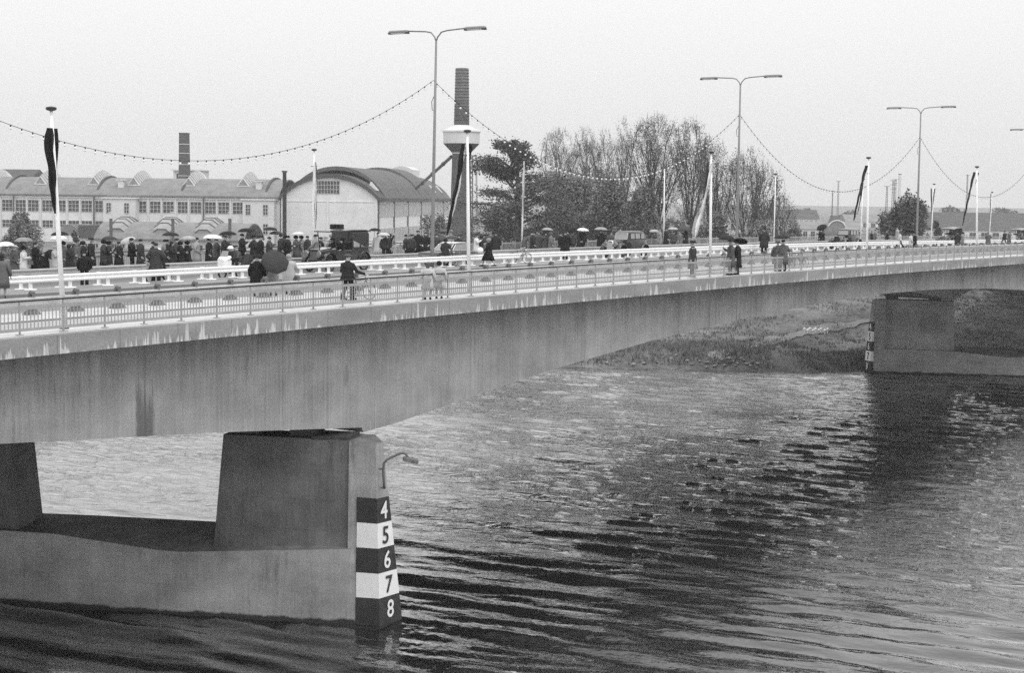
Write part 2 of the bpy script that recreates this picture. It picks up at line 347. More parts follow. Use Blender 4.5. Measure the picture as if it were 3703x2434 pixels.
# piers
def build_pier(fn, label, near):
    root = empty('bridge_pier', fn(11, 1.5, 0), 0, label, 'bridge pier', 'concrete river piers')
    inv = Matrix.Translation(-fn(11, 1.5, 0))
    def pp(o): o.parent = root; o.matrix_parent_inverse = inv; return o
    # boat shaped low wall
    def hull(z, e):
        L = 20.9; P_ = [(1.1, .06), (1.25, .02), (8.4, -.05), (9.3, -.05), (13.9, 0), (L - .15, .02), (L, .06), (L, 2.9), (L - .3, 2.95), (13.6, 3.05), (8.4, 3.05), (1.3, 2.95), (1.1, 2.9)]
        tz = [3.08, 3.08, 2.6, 2.62, 3.05, 3.12, 3.12, 3.2, 3.2, 3.25, 3.25, 3.2, 3.2] if e else [0] * 13   # top falls towards the middle of the river side
        return [fn(t, o + e * .04, (q_ - .65 * (not near)) if e else z) for (t, o), q_ in zip(P_, tz)]
    zw = 2.7 if near else 2.1
    hb_, ht_ = hull(-2.0, 0), hull(3, 1); m = MB(); n_ = 13; m.add(hb_ + ht_, [(i, (i + 1) % n_, n_ + (i + 1) % n_, n_ + i) for i in range(n_)] + [tuple(reversed(range(n_)))])
    m.add(ht_, [(0, 1, 11, 12), (1, 2, 10, 11), (2, 3, 10), (3, 4, 9, 10), (4, 5, 8, 9), (5, 6, 7, 8)]); pp(m.build('base_wall', MT['pier']))
    def col(a, b, ta, tb, nose):
        bt = [fn(a, .35, zw - .1), fn(b, .5, zw - .1), fn(b, 2.6, zw - .1), fn(a, 2.6, zw - .1)]
        tp = [fn(ta, .45, 7.36), fn(tb, .75, 7.36), fn(tb, 2.4, 7.36), fn(ta, 2.4, 7.36)]
        return pp(MB().hexa(bt, tp).build('column', MT['pier_damp_shade'] if near else MT['pier']))
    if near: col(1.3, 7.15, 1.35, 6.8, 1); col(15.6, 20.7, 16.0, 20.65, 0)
    else: col(1.3, 6.6, 1.35, 6.3, 1); col(13.8, 20.7, 14.0, 20.65, 0)
    # noses carrying the height gauge: full height wedge at each end
    for flip in (0, 1):
        g = (lambda t, o, z: fn(22.0 - t, o, z)) if flip else fn
        # end wedge from the water to the column head, end face narrowing upward
        def ring(z):
            k = (z + 0.1) / 7.35
            return [g(0.02 + .22 * k, .0 + .05 * k, z), g(1.38, .0 + .28 * k, z), g(1.38, 3.0 - .6 * k, z), g(.9, 2.95 - .6 * k, z), g(-.57 + .61 * k, 1.257 - .8 * k, z)]
        rs = [ring(-2.0), ring(7.355)]
        pp(MB().loft(rs).build('nose', MT['pier']))
        bands = MB(); dig = []
        gb = empty('height_gauge', (0, 0, 0)); gb.parent = root; gb.matrix_parent_inverse = inv
        for i in range(5):
            zt, zb = 5.16 - i * 1.0, 4.16 - i * 1.0
            if i == 4: zb = 0.06
            if not flip: pass
            off = .012
            def q(z):
                k = (z + 0.1) / 7.35
                a = g((1.02 if near else .35) - (.02 if i % 2 else 0), -.0 + (.2 if near else .1) * k - off, z); b = g(0.02 + .22 * k - off, 0.05 * k - off, z); c = g(-.57 + .61 * k - off, 1.257 - .8 * k + .01, z)
                return a, b, c, g(-.57 + .61 * k + .06, 1.257 - .8 * k, z), g(0.08 + .22 * k, .08 + .05 * k, z), g(1.02 if near else .35, .08 + (.2 if near else .1) * k, z)
            B = q(zb + .002); T = q(zt - .002)
            MB().hexa(B, T).build('gauge_band', MT['numblack'] if i % 2 == 0 else MT['numwhite'], gb)
        for i in range(5):
            zm = 5.16 - i - .5; k = (zm + .1) / 7.35
            a = g(0.02 + .22 * k - .02, .05 * k - .02, zm); c = g(-.57 + .61 * k - .02, 1.257 - .8 * k, zm)
            d = c - a; d.z = 0; n = d.cross(Vector((0, 0, 1))); n.normalize(); mid = (a + c) / 2
            outw = -WV if not flip else WV
            if n.dot(outw) < 0: n = -n
            d.normalize(); xax = Vector((0, 0, 1)).cross(n)
            cu = bpy.data.curves.new('digit', 'FONT'); cu.body = str(4 + i); cu.size = 0.98; cu.extrude = 0.004; cu.align_x = 'CENTER'; cu.offset = 0.012
            to = bpy.data.objects.new('digit', cu); C.objects.link(to)
            upv = Vector((0, 0, 1))
            R = Matrix((xax, upv, n)).transposed().to_4x4(); sc = Matrix.Diagonal((0.86, 1.0, 1, 1))
            bpy.context.view_layer.update()
            me = bpy.data.meshes.new_from_object(to.evaluated_get(bpy.context.evaluated_depsgraph_get())); bpy.data.objects.remove(to)
            me.transform(Matrix.Translation(mid + n * .022 + upv * (-.34) + xax * 0.0) @ R @ sc)
            me.materials.clear(); me.materials.append(MT['numwhite'] if i % 2 == 0 else MT['numblack'])
            o = obj(me, 'digit', gb)
    return root
build_pier(PAt, 'left concrete pier with two tapered columns and large digits on its nose', True)
build_pier(PBt, 'concrete pier standing by the grassy far bank', False)
# small lamp on the near pier nose
b = PAt(0.1, .6, 5.75)
def atd(px, py, z): return at(px, py, z)
zz = pix(b)[2] - 1.25
pl = [(1382, 1768), (1380, 1735), (1378, 1700), (1380, 1676), (1392, 1662), (1412, 1652), (1433, 1642), (1448, 1638), (1460, 1642), (1468, 1655), (1470, 1664)]
pts = [at(x, y, zz) - Vector((-.01, .1, 0)) for x, y in pl]
lampP = empty('wall_lamp', pts[0], 0, 'small bent arm lamp bolted to the pier nose above the numbers', 'lamp')
def rel(ps, o): return [p - o for p in ps]
MB().tube(rel(pts, pts[0]), .05, 8).build('arm', MT['darksteel'], lampP, smooth=True)
mb = MB()
for k in (0, 2): mb.tube([pts[k] - pts[0] + Vector((-.1, .14, .05)), pts[k] - pts[0] + Vector((.02, -.02, .05))], .035, 6); mb.box(-.12, .12, -.02, .02, -.03, .03, Matrix.Translation(pts[k] - pts[0] + Vector((0, .04, .05))))
mb.build('bracket', MT['darksteel'], lampP)
e = pts[-1] - pts[0]; T = Matrix.Translation(e) @ Matrix.Rotation(math.radians(-38), 4, 'Z') @ Matrix.Rotation(math.radians(14), 4, 'Y')
MB().loft([[T @ Vector((x, w * cx, h * cz + .02)) for cx, cz in ((-1, -1), (-1, .3), (-.6, 1), (.6, 1), (1, .3), (1, -1))] for x, w, h in ((-.22, .09, .07), (-.15, .13, .1), (.3, .13, .1), (.38, .1, .07))]).build('lamp_head', MT['postgrey'], lampP)

# ------------------------------------------------------------------ railings and guard rails
BAY = 22.48788 / 13
def railing(Y, xa, n, side, label):
    root = empty('bridge_railing', (xa, Y, deck(xa)), 0, label, 'railing')
    inv = Matrix.Translation((-xa, -Y, -deck(xa)))
    def pp(o): o.parent = root; o.matrix_parent_inverse = inv; return o
    xs = [xa + BAY * i for i in range(n + 1)]
    pp(MB().sweepX([(Y - .03, 1.05), (Y - .03, 1.1), (Y + .03, 1.1), (Y + .03, 1.05)], xs, deck).build('handrail', MT['handrail']))
    pp(MB().sweepX([(Y - .022, .80), (Y - .022, .90), (Y + .022, .90), (Y + .022, .80)], xs, deck).build('upper_bar', MT['rail']))
    pp(MB().sweepX([(Y - .022, .12), (Y - .022, .215), (Y + .022, .215), (Y + .022, .12)], xs, deck).build('lower_bar', MT['rail']))
    m = MB(); m.box(-.022, .022, -.03, .03, 0, 1.05); m.box(-.11, .11, -.07, .07, 0.004, .03); post = m.build('post', MT['rail'])
    m = MB()
    nb = 11
    for i in range(1, nb + 1):
        x = BAY * i / (nb + 1); m.box(x - .013, x + .013, -.012, .012, .215, .80)
    pan = m.build('baluster_panel', MT['rail'])
    for i, x in enumerate(xs):
        o = post if i == 0 else post.copy()
        if i: C.objects.link(o)
        o.location = (x, Y, deck(x)); pp(o)
        if i < n:
            o = pan if i == 0 else pan.copy()
            if i: C.objects.link(o)
            o.location = (x, Y, deck(x)); pp(o)
    return root
RX0 = 34.642 - 3 * BAY
railing(41.18, RX0, 80, 0, 'grey baluster railing with black handrail along the near edge of the bridge')
railing(68.2, 50.0, 98, 1, 'grey baluster railing along the far footpath behind the spectators')
def wbeam(Y, z0, z1, s, xs):
    h = z1 - z0; d = .06 * s
    sec = [(Y, z1), (Y - d * .4, z1), (Y - d, z1 - h * .12), (Y - d, z1 - h * .3), (Y - d * .2, z1 - h * .42), (Y - d * .2, z1 - h * .58), (Y - d, z1 - h * .7), (Y - d, z1 - h * .88), (Y - d * .4, z0), (Y, z0)]
    return MB().sweepX(sec, xs, deck)
def guard(name, Y, xs_posts, top, label, mbeam, post_mesh, beams):
    xa = xs_posts[0]; root = empty(name, (xa, Y, deck(xa)), 0, label, 'guard rail'); inv = Matrix.Translation((-xa, -Y, -deck(xa)))
    def pp(o): o.parent = root; o.matrix_parent_inverse = inv; return o
    xs = xr(xs_posts[0] - 1, xs_posts[-1] + 1, 4)
    for (by, s, mt) in beams: pp(wbeam(by, top - .33, top, s, xs).build('beam', mt))
    for i, x in enumerate(xs_posts):
        o = post_mesh if i == 0 else post_mesh.copy()
        if i: C.objects.link(o)
        o.location = (x, Y, deck(x)); pp(o)
    return root
# near guard rail: dark posts on splayed feet
m = MB(); m.box(-.06, .06, -.06, .06, 0, .6); m.tube([(0, .1, .5), (0, .1, .70), (0, .02, .80), (0, -.1, .78), (0, -.12, .66)], [.07, .085, .085, .08, .06], 8)
m.hexa([(-.34, -.16, .004), (.34, -.16, .004), (.34, .16, .004), (-.34, .16, .004)], [(-.07, -.06, .24), (.07, -.06, .24), (.07, .06, .24), (-.07, .06, .24)])
p1 = m.build('post', MT['postgrey'])
gx = [35.91 * 1.0 + xat(115, 47.5) - 35.91 + 2.044 * i for i in range(-2, 62)]
guard('guard_rail', 47.5, gx, .64, 'grey guard rail on stubby splayed posts between near footpath and road', None, p1, [(47.4, 1, MT['steel'])])
# central white barrier
m = MB()
for y in (-.32, .32):
    m.box(-.06, .06, y - .06, y + .06, .02, .42); m.box(-.07, .07, y - .09, y + .09, .38, .64)
    m.hexa([(-.26, y - .13, .022), (.26, y - .13, .022), (.26, y + .13, .022), (-.26, y + .13, .022)], [(-.24, y - .11, .06), (.24, y - .11, .06), (.24, y + .11, .06), (-.24, y + .11, .06)])
m.box(-.05, .05, -.3, .3, .42, .5); p2 = m.build('support_frame', MT['white'])
mx0 = xat(110.3, 58.38)
guard('central_barrier', 58.7, [mx0 + 2.2488 * i for i in range(-1, 92)], .67, 'white double beam barrier running down the middle of the bridge', None, p2, [(58.30, 1, MT['white'])])
m = MB(); m.box(-.05, .05, -.04, .04, 0, .5); p3 = m.build('post', MT['darksteel'])
guard('guard_rail', 63.7, [50 + 2.5 * i for i in range(0, 80)], .62, 'grey guard rail at the spectators feet along the far footpath', None, p3, [(63.62, 1, MT['steel'])])

# ------------------------------------------------------------------ street lamps and strings of bulbs
LY = 58.7; LX0 = xat(1562, LY); LSP = 22.48788 * 1.8474 * .98; LH = 14.05
def make_lamp():
    t = empty('street_lamp', (0, 0, 0))
    MB().tube([(0, 0, .0), (0, 0, 1.2), (0, 0, 6), (0, 0, LH - .55)], [.13, .12, .10, .065], 10).build('pole', MT['pole'], t, smooth=True)
    for s in (1, -1):
        pts = [(0, 0, LH - .62), (0, .1 * s, LH - .35), (0, .38 * s, LH - .06), (0, .8 * s, LH + .02), (0, 2.2 * s, LH + .1)]
        a = MB().tube(pts, .045, 8).build('arm', MT['pole'], t, smooth=True)
        l = MB(); y0, y1 = 2.1 * s, 3.6 * s
        l.loft([[(w * cx, y, LH + .08 + h * cz) for cx, cz in ((-1, -.6), (-1, .3), (-.5, 1), (.5, 1), (1, .3), (1, -.6))] for y, w, h in ((y0, .08, .06), (y0 + .12 * s, .15, .09), (y1 - .1 * s, .15, .09), (y1, .08, .05))])
        lo = l.build('luminaire', MT['pole'], t)
        MB().box(-.1, .1, min(y0, y1) + .2, max(y0, y1) - .2, LH - .045, LH + .03).build('glass_cover', MT['frame'], lo)
        c = MB()
        for y in (y0 + .1 * s, y1 - .1 * s): c.box(-.13, .13, y - .09, y + .09, LH - .05, LH + .03)
        c.build('end_block', MT['black'], lo)
    MB().tube([(-.02, .08, 10.2), (.0, .25, 9.9), (0, .2, 9.4), (0, .08, 9.35)], .02, 5).build('wire_loop', MT['black'], t)
    return t
def copy_tree(o, parent=None):
    kids = list(o.children); c = o.copy(); C.objects.link(c); c.parent = parent
    if parent: c.matrix_parent_inverse = o.matrix_parent_inverse
    for ch in kids: copy_tree(ch, c)
    return c
lab = ['tall double arm street lamp between the factory and the water tower', 'tall double arm street lamp in front of the bare fan shaped trees', 'double arm street lamp beside the round dark tree at the right', 'street lamp at the right edge of the picture with only one arm in view']
lp = make_lamp(); lamps = [lp] + [copy_tree(lp) for _ in range(3)]
for i, o in enumerate(lamps):
    X = LX0 + LSP * i; o.location = (X, LY, deck(X) + .02); tag(o, lab[i], 'street lamp', 'double arm street lamps along the central barrier')
    if i == 0: o.rotation_euler = (math.radians(.4), math.radians(.5), 0)
MT['bulb'] = gmat('bulb_glass', .8, .25, .03, 2)
m = MB(); m.cur = 0; m.ellip((0, 0, -.14), (.062, .062, .075), 8, 5); m.cur = 1; m.tube([(0, 0, -.09), (0, 0, 0.02)], .034, 6)
bulb0 = m.build('bulb', None, mats=[MT['bulb'], MT['black']]); bulb_me = bulb0.data; bpy.data.objects.remove(bulb0)
def string(xa, xb, za, zb, sag, n, label):
    root = empty('light_string', (xa, LY, za), 0, label, 'string lights', 'strings of bulbs hung between the street lamps')
    f = lambda t: Vector(((xb - xa) * t, 0, (zb - za) * t - 4 * sag * t * (1 - t)))
    MB().tube([f(i / 60) for i in range(61)], .014, 5).build('cable', MT['black'], root)
    for i in range(n):
        t = (i + .6) / n; P = f(t); u, v, z = pix(P + root.location)
        if -20 < u < 3740: obj(bulb_me, 'bulb', root, P)
hgt = lambda px, py: ySec(LY, px, py)
A1 = hgt(1573, 290).z
names_ = ['string of pale bulbs sagging in front of the factory from the left edge', 'string of white bulbs sagging across the bushy trees beside the water tower', 'string of bulbs sagging over open sky right of the fan shaped trees', 'string of bulbs at the far right sagging behind the last dark banner']
lows = [(740, 583), (2236, 642), (3040, 693), (3545, 713)]
for k in range(4):
    xa, xb = LX0 + LSP * (k - 1), LX0 + LSP * k
    zo = A1 - deck(LX0); za, zb = deck(xa) + zo, deck(xb) + zo
    xm = (xa + xb) / 2
    # height of lowest point from the photo
    r = ray(*lows[k]); 
    zl = ySec(LY, *lows[k]).z; sag = (za + zb) / 2 - zl
    string(xa, xb, za, zb, sag, 68, names_[k])

# ------------------------------------------------------------------ flagpoles and banners
def make_pole(base, top, k):
    base = Vector(base); top = Vector(top); d = top - base
    t = empty('flagpole', base)
    MB().tube([(0, 0, 0), d * .5, d], [.085 * k, .075 * k, .05 * k], 8).build('pole', MT['white'], t, smooth=True)
    MB().tube([d, d + Vector((0, 0, .05)), d + Vector((0, 0, .13)), d + Vector((0, 0, .16))], [.03, .17, .17, .06], 10).build('truck_cap', MT['black'], t)
    dn = d.normalized(); c = d - dn * .95
    MB().tube([c + Vector((-.28, 0, 0)), c + Vector((.28, 0, 0))], .02, 5).build('crossbar', MT['black'], t)
    MB().box(-.12, .12, -.1, .1, .0, .05).build('base_plate', MT['darksteel'], t)
    return t
def banner(pts, w, shades, label, grp='long limp banners on the flagpoles'):
    pts = [Vector(p) for p in pts]; o0 = pts[0].copy(); n = len(pts); ns = len(shades); m = MB()
    rings = []
    for i, p in enumerate(pts):
        ww = w[i]; row = []
        for j in range(ns * 2 + 1):
            s = j / (ns * 2) - .5
            row.append(p - o0 + Vector((s * ww, math.sin(j * 2.1 + i * .7) * min(.08, ww * .35) , 0)))
        rings.append(row)
    vs = [v for r in rings for v in r]; k = ns * 2 + 1
    for j in range(ns):
        m.cur = j
    fs = []; mi = []
    for i in range(n - 1):
        for j in range(k - 1):
            fs.append((i * k + j, i * k + j + 1, (i + 1) * k + j + 1, (i + 1) * k + j)); mi.append(j // 2)
    nv = len(vs); vs += [v + Vector((0, .012, 0)) for v in vs]; f2 = [tuple(a + nv for a in reversed(f)) for f in fs]
    m.v = [tuple(v) for v in vs]; m.f = fs + f2; m.mi = mi + mi
    o = m.build('banner', None, loc=o0, mats=[cloth(s) for s in shades], smooth=True)
    return tag(o, label, 'banner', grp)
YP = 41.42
def P(px, py, Y=YP): return ySec(Y, px, py)
np_ = [((232, 1190), (185, 402)), ((1696, 1062), (1690, 481)), ((2568, 990), (2572, 556)), ((3134, 953), (3141, 575)), ((3532, 936), (3533, 607))]
nl = ['white flagpole nearest the left edge leaning slightly left', 'white flagpole standing in front of the water tower', 'white flagpole at the near railing before the fan shaped trees', 'white flagpole at the near railing left of the dark round tree', 'rightmost white flagpole on the near railing']
for (b_, t_), l in zip(np_, nl): tag(make_pole(P(*b_), P(*t_), 1.0), l, 'flagpole', 'flagpoles on the near railing')
def line(a, b_, n, bow=0): 
    a = Vector(a); b_ = Vector(b_); return [a.lerp(b_, i / n) + Vector((bow * math.sin(math.pi * i / n), 0, 0)) for i in range(n + 1)]
D1, D2, WH = .015, .03, .6
banner(line(P(180, 462, YP - .1), P(201, 772, YP - .1), 12, -.06), [.2, .3, .34, .34, .32, .3, .28, .26, .22, .18, .14, .1, .06], [D1, D1, D2], 'black banner bundled down the leftmost pole, its wide left fold')
banner(line(P(203, 464, YP + .1), P(204, 640, YP + .1), 8), [.22, .2, .16, .13, .1, .09, .07, .05, .03], [D1, D1], 'narrow black banner tail on the right side of the leftmost pole')
banner(line(P(1680, 520, YP + .15), P(1617, 850, YP + .15), 14, .05), [.3, .3, .3, .28, .27, .26, .26, .25, .24, .22, .2, .18, .16, .14, .1], [D1, D1, WH], 'dark and white banner blown down to the left before the water tower')
banner(line(P(1702, 522, YP + .1), P(1703, 575, YP + .1), 5), [.1, .14, .12, .08, .05, .03], [D1], 'short dark scrap of banner right of the pole at the water tower', )
banner(line(P(2577, 590, YP - .1), P(2514, 857, YP - .1), 14, .05), [.16, .16, .15, .14, .12, .12, .12, .14, .16, .18, .2, .22, .24, .22, .06], [WH, WH, .5], 'white banner blown down to the left before the fan shaped trees')
banner(line(P(2561, 585, YP + .15), P(2543, 740, YP + .15), 10, .03), [.2, .26, .26, .26, .24, .2, .18, .16, .12, .08, .04], [.06, .07], 'grey dark banner half hidden behind the white banner')
banner(line(P(3134, 598, YP - .1), P(3088, 797, YP - .1), 14, -.1), [.26, .26, .24, .24, .22, .2, .18, .17, .16, .15, .14, .14, .15, .17, .1], [D1, .12, D1], 'dark streaming banner left of the dark round tree')
banner(line(P(3122, 660, YP + .1), P(3102, 770, YP + .1), 8, .03), [.06, .1, .1, .1, .09, .08, .07, .06, .03], [D1, D2], 'thin dark tail beside the dark streaming banner')
banner(line(P(3524, 622, YP - .1), P(3481, 816, YP - .1), 14, -.06), [.26, .24, .24, .22, .2, .18, .18, .17, .15, .14, .13, .14, .14, .12, .08], [D1, .12, D1], 'dark streaming banner on the rightmost near flagpole')
banner(line(P(3538, 624, YP + .1), P(3528, 665, YP + .1), 5), [.18, .15, .12, .08, .05, .03], [D1, D1], 'short dark tail right of the rightmost streaming banner')
YF = 68.0
fp = [((1130, 862), (1136, 546)), ((1887, 858), (1895, 581)), ((2401, 852), (2403, 609)), ((2799, 850), (2805, 632)), ((3112, 850), (3122, 650)), ((3367, 849), (3378, 668)), ((3577, 849), (3588, 697))]
fl = ['white flagpole in front of the arched factory gable', 'white flagpole before the dark feathery tree', 'white flagpole just right of the grey vintage saloon', 'white flagpole right of the second street lamp', 'thin white flagpole behind the dark streaming banner', 'white flagpole right of the third street lamp', 'rightmost white flagpole on the far footpath']
for (b_, t_), l in zip(fp, fl):
    bb = ySec(YF, *b_); tp = ySec(YF, *t_); bb = Vector((bb.x, YF, deck(bb.x)))
    tag(make_pole(bb, tp, .8), l, 'flagpole', 'flagpoles on the far footpath')
banner(line(P(1140, 585, YF - .1), P(1141, 830, YF - .1), 8), [.1, .25, .28, .28, .25, .22, .16, .1, .04], [.7, .6, .1], 'pale banner hanging limp down the pole by the factory gable')
banner(line(P(1896, 592, YF - .1), P(1890, 780, YF - .1), 8), [.1, .18, .2, .2, .18, .16, .12, .08, .04], [.55, .3], 'grey limp banner on the pole before the feathery tree')
banner(line(P(3368, 681, YF - .1), P(3369, 770, YF - .1), 7), [.2, .2, .18, .17, .16, .14, .12, .06], [D2, D1], 'narrow dark banner left of its pole right of the third lamp')
banner(line(P(3381, 681, YF - .1), P(3371, 760, YF - .1), 7), [.2, .16, .14, .12, .1, .08, .06, .04], [D2, D1], 'narrow dark banner right of its pole right of the third lamp')
banner(line(P(3584, 700, YF - .1), P(3580, 800, YF - .1), 7), [.2, .22, .2, .18, .16, .12, .08, .05], [.25, .15], 'grey limp banner on the rightmost far flagpole')

# ------------------------------------------------------------------ river
def nz2(shape_xy, f, seed, octv=4):       # smooth value noise on arrays
    X, Y = shape_xy; out = np.zeros_like(X); amp = 1.0; tot = 0
    for o in range(octv):
        rg = np.random.default_rng(seed + o * 17); T = rg.random((64, 64))
        x = X * f; y = Y * f; xi = np.floor(x).astype(int); yi = np.floor(y).astype(int); fx = x - xi; fy = y - yi
        fx = fx * fx * (3 - 2 * fx); fy = fy * fy * (3 - 2 * fy)
        a = T[xi % 64, yi % 64]; b = T[(xi + 1) % 64, yi % 64]; c = T[xi % 64, (yi + 1) % 64]; d = T[(xi + 1) % 64, (yi + 1) % 64]
        out += amp * ((a * (1 - fx) + b * fx) * (1 - fy) + (c * (1 - fx) + d * fx) * fy); tot += amp; amp *= .5; f *= 2.03
    return out / tot
ca, cb = atZ(1500, 2080, 0), atZ(2550, 2215, 0)
cd = (cb - ca); cd.z = 0; cd.normalize(); pn = Vector((-cd.y, cd.x, 0))       # crest direction and its normal
def axis(a, b, st, lo, hi):
    return np.concatenate([np.linspace(lo, a, 12)[:-1], np.arange(a, b, st), np.linspace(b, hi, 12)])
gxs, gys = axis(15, 190, .27, -500, 260), axis(0, 125, .27, -400, 2500)
GX, GY = np.meshgrid(gxs, gys, indexing='ij')
def waves(X, Y):
    s = X * pn.x + Y * pn.y; c = X * cd.x + Y * cd.y
    z = np.zeros_like(X)
    w1 = nz2((X, Y), .035, 3, 2); w2 = nz2((X, Y), .08, 9, 3); w3 = nz2((X, Y), .05, 29, 2)
    ph = 7 * nz2((X, Y), .03, 5, 2)
    e1 = np.clip((w1 - .42) * 5, 0, 1); e2 = np.clip((w2 - .35) * 4, .1, 1)
    near = 1 / (1 + np.exp((s - NS) / 9.0))
    def sharp(p): return 1 - 2 * np.abs(np.sin(p / 2)) ** .9 if False else np.sin(p)
    q1 = np.sin(2 * math.pi * s / 3.1 + ph + .02 * c); z += .10 * e1 * (.3 + .7 * near) * (q1 + .25 * q1 * q1)
    z += .030 * e2 * np.sin(2 * math.pi * (s + .09 * c) / 1.55 + 1.7 * ph + 1)
    z += .016 * (.4 + w3) * np.sin(2 * math.pi * (s - .16 * c) / .95 + 2.3 * ph + 4 * w2)
    z += .040 * np.clip((w3 - .45) * 5, 0, 1) * np.sin(2 * math.pi * (s + .05 * c) / 2.2 - ph * .8)
    for i in range(34):
        a = rng.normal(0, .4); L = rng.uniform(.65, 3.2) ** 1.0; k = 2 * math.pi / L
        dx = pn.x * math.cos(a) - pn.y * math.sin(a); dy = pn.x * math.sin(a) + pn.y * math.cos(a)
        z += .0036 * L * np.sin(k * (X * dx + Y * dy) + rng.uniform(0, 6.28))
    # wake fan off the pier nose
    R = np.hypot(X - PA.x - .6, Y - PA.y); ang = np.arctan2(Y - PA.y, X - PA.x)
    z += .03 * np.exp(-R / 5.5) * np.sin(2 * math.pi * R / .75 + 2 * np.sin(ang * 2)) * (R > .3)
    return z
mid = atZ(2200, 2000, 0); NS = mid.x * pn.x + mid.y * pn.y
if pn.dot(f0) < 0: pn = -pn; NS = -NS
Z = waves(GX, GY)
fd = np.clip(np.minimum(np.minimum(GX - 15, 190 - GX), np.minimum(GY - 0, 125 - GY)) / 6, 0, 1)
Z = Z * fd
nx, ny = GX.shape
co = np.stack([GX, GY, Z], -1).reshape(-1, 3)
idx = np.arange(nx * ny).reshape(nx, ny)
q = np.stack([idx[:-1, :-1], idx[1:, :-1], idx[1:, 1:], idx[:-1, 1:]], -1).reshape(-1, 4)
me = bpy.data.meshes.new('river'); me.vertices.add(len(co)); me.vertices.foreach_set('co', co.ravel())
me.loops.add(q.size); me.loops.foreach_set('vertex_index', q.ravel().astype(np.int32)); me.polygons.add(len(q))
me.polygons.foreach_set('loop_start', np.arange(0, q.size, 4, dtype=np.int32)); me.polygons.foreach_set('use_smooth', np.ones(len(q), bool)); me.update(calc_edges=True)
k = Nodes('river_water')
ang = math.atan2(cd.y, cd.x)
mp = N(k.t, 'ShaderNodeMapping'); mp.inputs['Rotation'].default_value = (0, 0, -ang); mp.vector_type = 'POINT'
k.t.links.new(k.tc.outputs['Object'], mp.inputs[0])
def nn(sc, s, det, rough=.5, dist=0.0):
    m2 = N(k.t, 'ShaderNodeMapping'); m2.inputs['Scale'].default_value = sc; k.t.links.new(mp.outputs[0], m2.inputs[0])
    n = N(k.t, 'ShaderNodeTexNoise'); n.inputs['Scale'].default_value = s; n.inputs['Detail'].default_value = det; n.inputs['Roughness'].default_value = rough; n.inputs['Distortion'].default_value = dist
    k.t.links.new(m2.outputs[0], n.inputs['Vector']); return n.outputs[0]
h = k.math('MULTIPLY', nn((.45, 1.3, 1), 1.5, 4, .55, .4), 1.0)
h2 = k.math('MULTIPLY', nn((.8, 2.2, 1), 4.0, 3, .55), .22)
patch = k.rng(nn((1, 1, 1), .07, 2), .4, .62, .45, 1.1)
hh = k.math('MULTIPLY', k.math('ADD', h, h2), patch)
sx = k.xyz(k.tc.outputs['Object']); sd_ = k.math('ADD', k.math('MULTIPLY', sx[0], pn.x), k.math('MULTIPLY', sx[1], pn.y))
hh = k.math('MULTIPLY', hh, k.rng(sd_, NS - 10, NS + 14, .34, 1.7))
b = N(k.t, 'ShaderNodeBump'); b.inputs['Strength'].default_value = 1.0; b.inputs['Distance'].default_value = .15
k.t.links.new(hh, b.inputs['Height']); k.t.links.new(b.outputs[0], k.b.inputs['Normal'])
k.b.inputs['Base Color'].default_value = (.006, .006, .006, 1); k.b.inputs['Roughness'].default_value = 1.0; k.b.inputs['Specular IOR Level'].default_value = 0
gl = N(k.t, 'ShaderNodeBsdfGlossy'); gl.inputs['Roughness'].default_value = .012; k.t.links.new(b.outputs[0], gl.inputs['Normal'])
fr_ = N(k.t, 'ShaderNodeFresnel'); fr_.inputs['IOR'].default_value = 1.36; k.t.links.new(b.outputs[0], fr_.inputs['Normal'])
fac = k.math('SUBTRACT', k.math('MULTIPLY', fr_.outputs[0], 2.5), .02, True)
mx = N(k.t, 'ShaderNodeMixShader'); k.t.links.new(fac, mx.inputs[0]); k.t.links.new(k.b.outputs[0], mx.inputs[1]); k.t.links.new(gl.outputs[0], mx.inputs[2])
k.t.links.new(mx.outputs[0], k.t.nodes['Material Output'].inputs['Surface'])
WATER = k
me.materials.append(k.m); river = obj(me, 'river'); tag(river, kind='structure')

# ------------------------------------------------------------------ far bank
S0 = Vector((151.9, 61.8, 0)); SD = Vector((-.49, .872, 0)); SN = Vector((.872, .49, 0))
DP = [-30, -4, -.3, 0, 1.0, 2.5, 7, 14, 30, 52, 75, 110, 400, 4000]; HP = [-4, -1, -.2, .05, .7, 1.3, 1.9, 2.4, 4.2, 6.2, 7.2, 7.0, 6.5, 6.5]
def ground_z(X, Y):
    d = (X - S0.x) * SN.x + (Y - S0.y) * SN.y
    X = np.asarray(X, float); Y = np.asarray(Y, float)
    tt_ = (X - S0.x) * SD.x + (Y - S0.y) * SD.y
    d = d + (2.2 * (nz2((X, Y), .09, 41, 3) - .5) + 5 * (nz2((X, Y), .02, 44, 2) - .5)) * np.clip((tt_ - 2) / 12, .15, 1) - 4.0 * np.clip((4 - tt_) / 6, 0, 1)
    z = np.interp(d, DP, HP)
    on = np.clip(d / 3, 0, 1)
    z = z + on * (.9 * (nz2((X, Y), .12, 51, 3) - .5) + .5 * (nz2((X, Y), .55, 57, 3) - .5))
    return z
def gz(x, y): return float(ground_z(np.array([x]), np.array([y]))[0])
ds = np.concatenate([np.linspace(-30, -3, 5), np.arange(-2, 80, .7), np.linspace(82, 400, 26), np.linspace(440, 5000, 20)])
ts = np.concatenate([np.linspace(-2500, -130, 14), np.arange(-120, 90, .8), np.linspace(95, 600, 26), np.linspace(700, 6000, 16)])
DD, TT = np.meshgrid(ds, ts, indexing='ij'); BX = S0.x + SN.x * DD + SD.x * TT; BY = S0.y + SN.y * DD + SD.y * TT; BZ = ground_z(BX, BY)
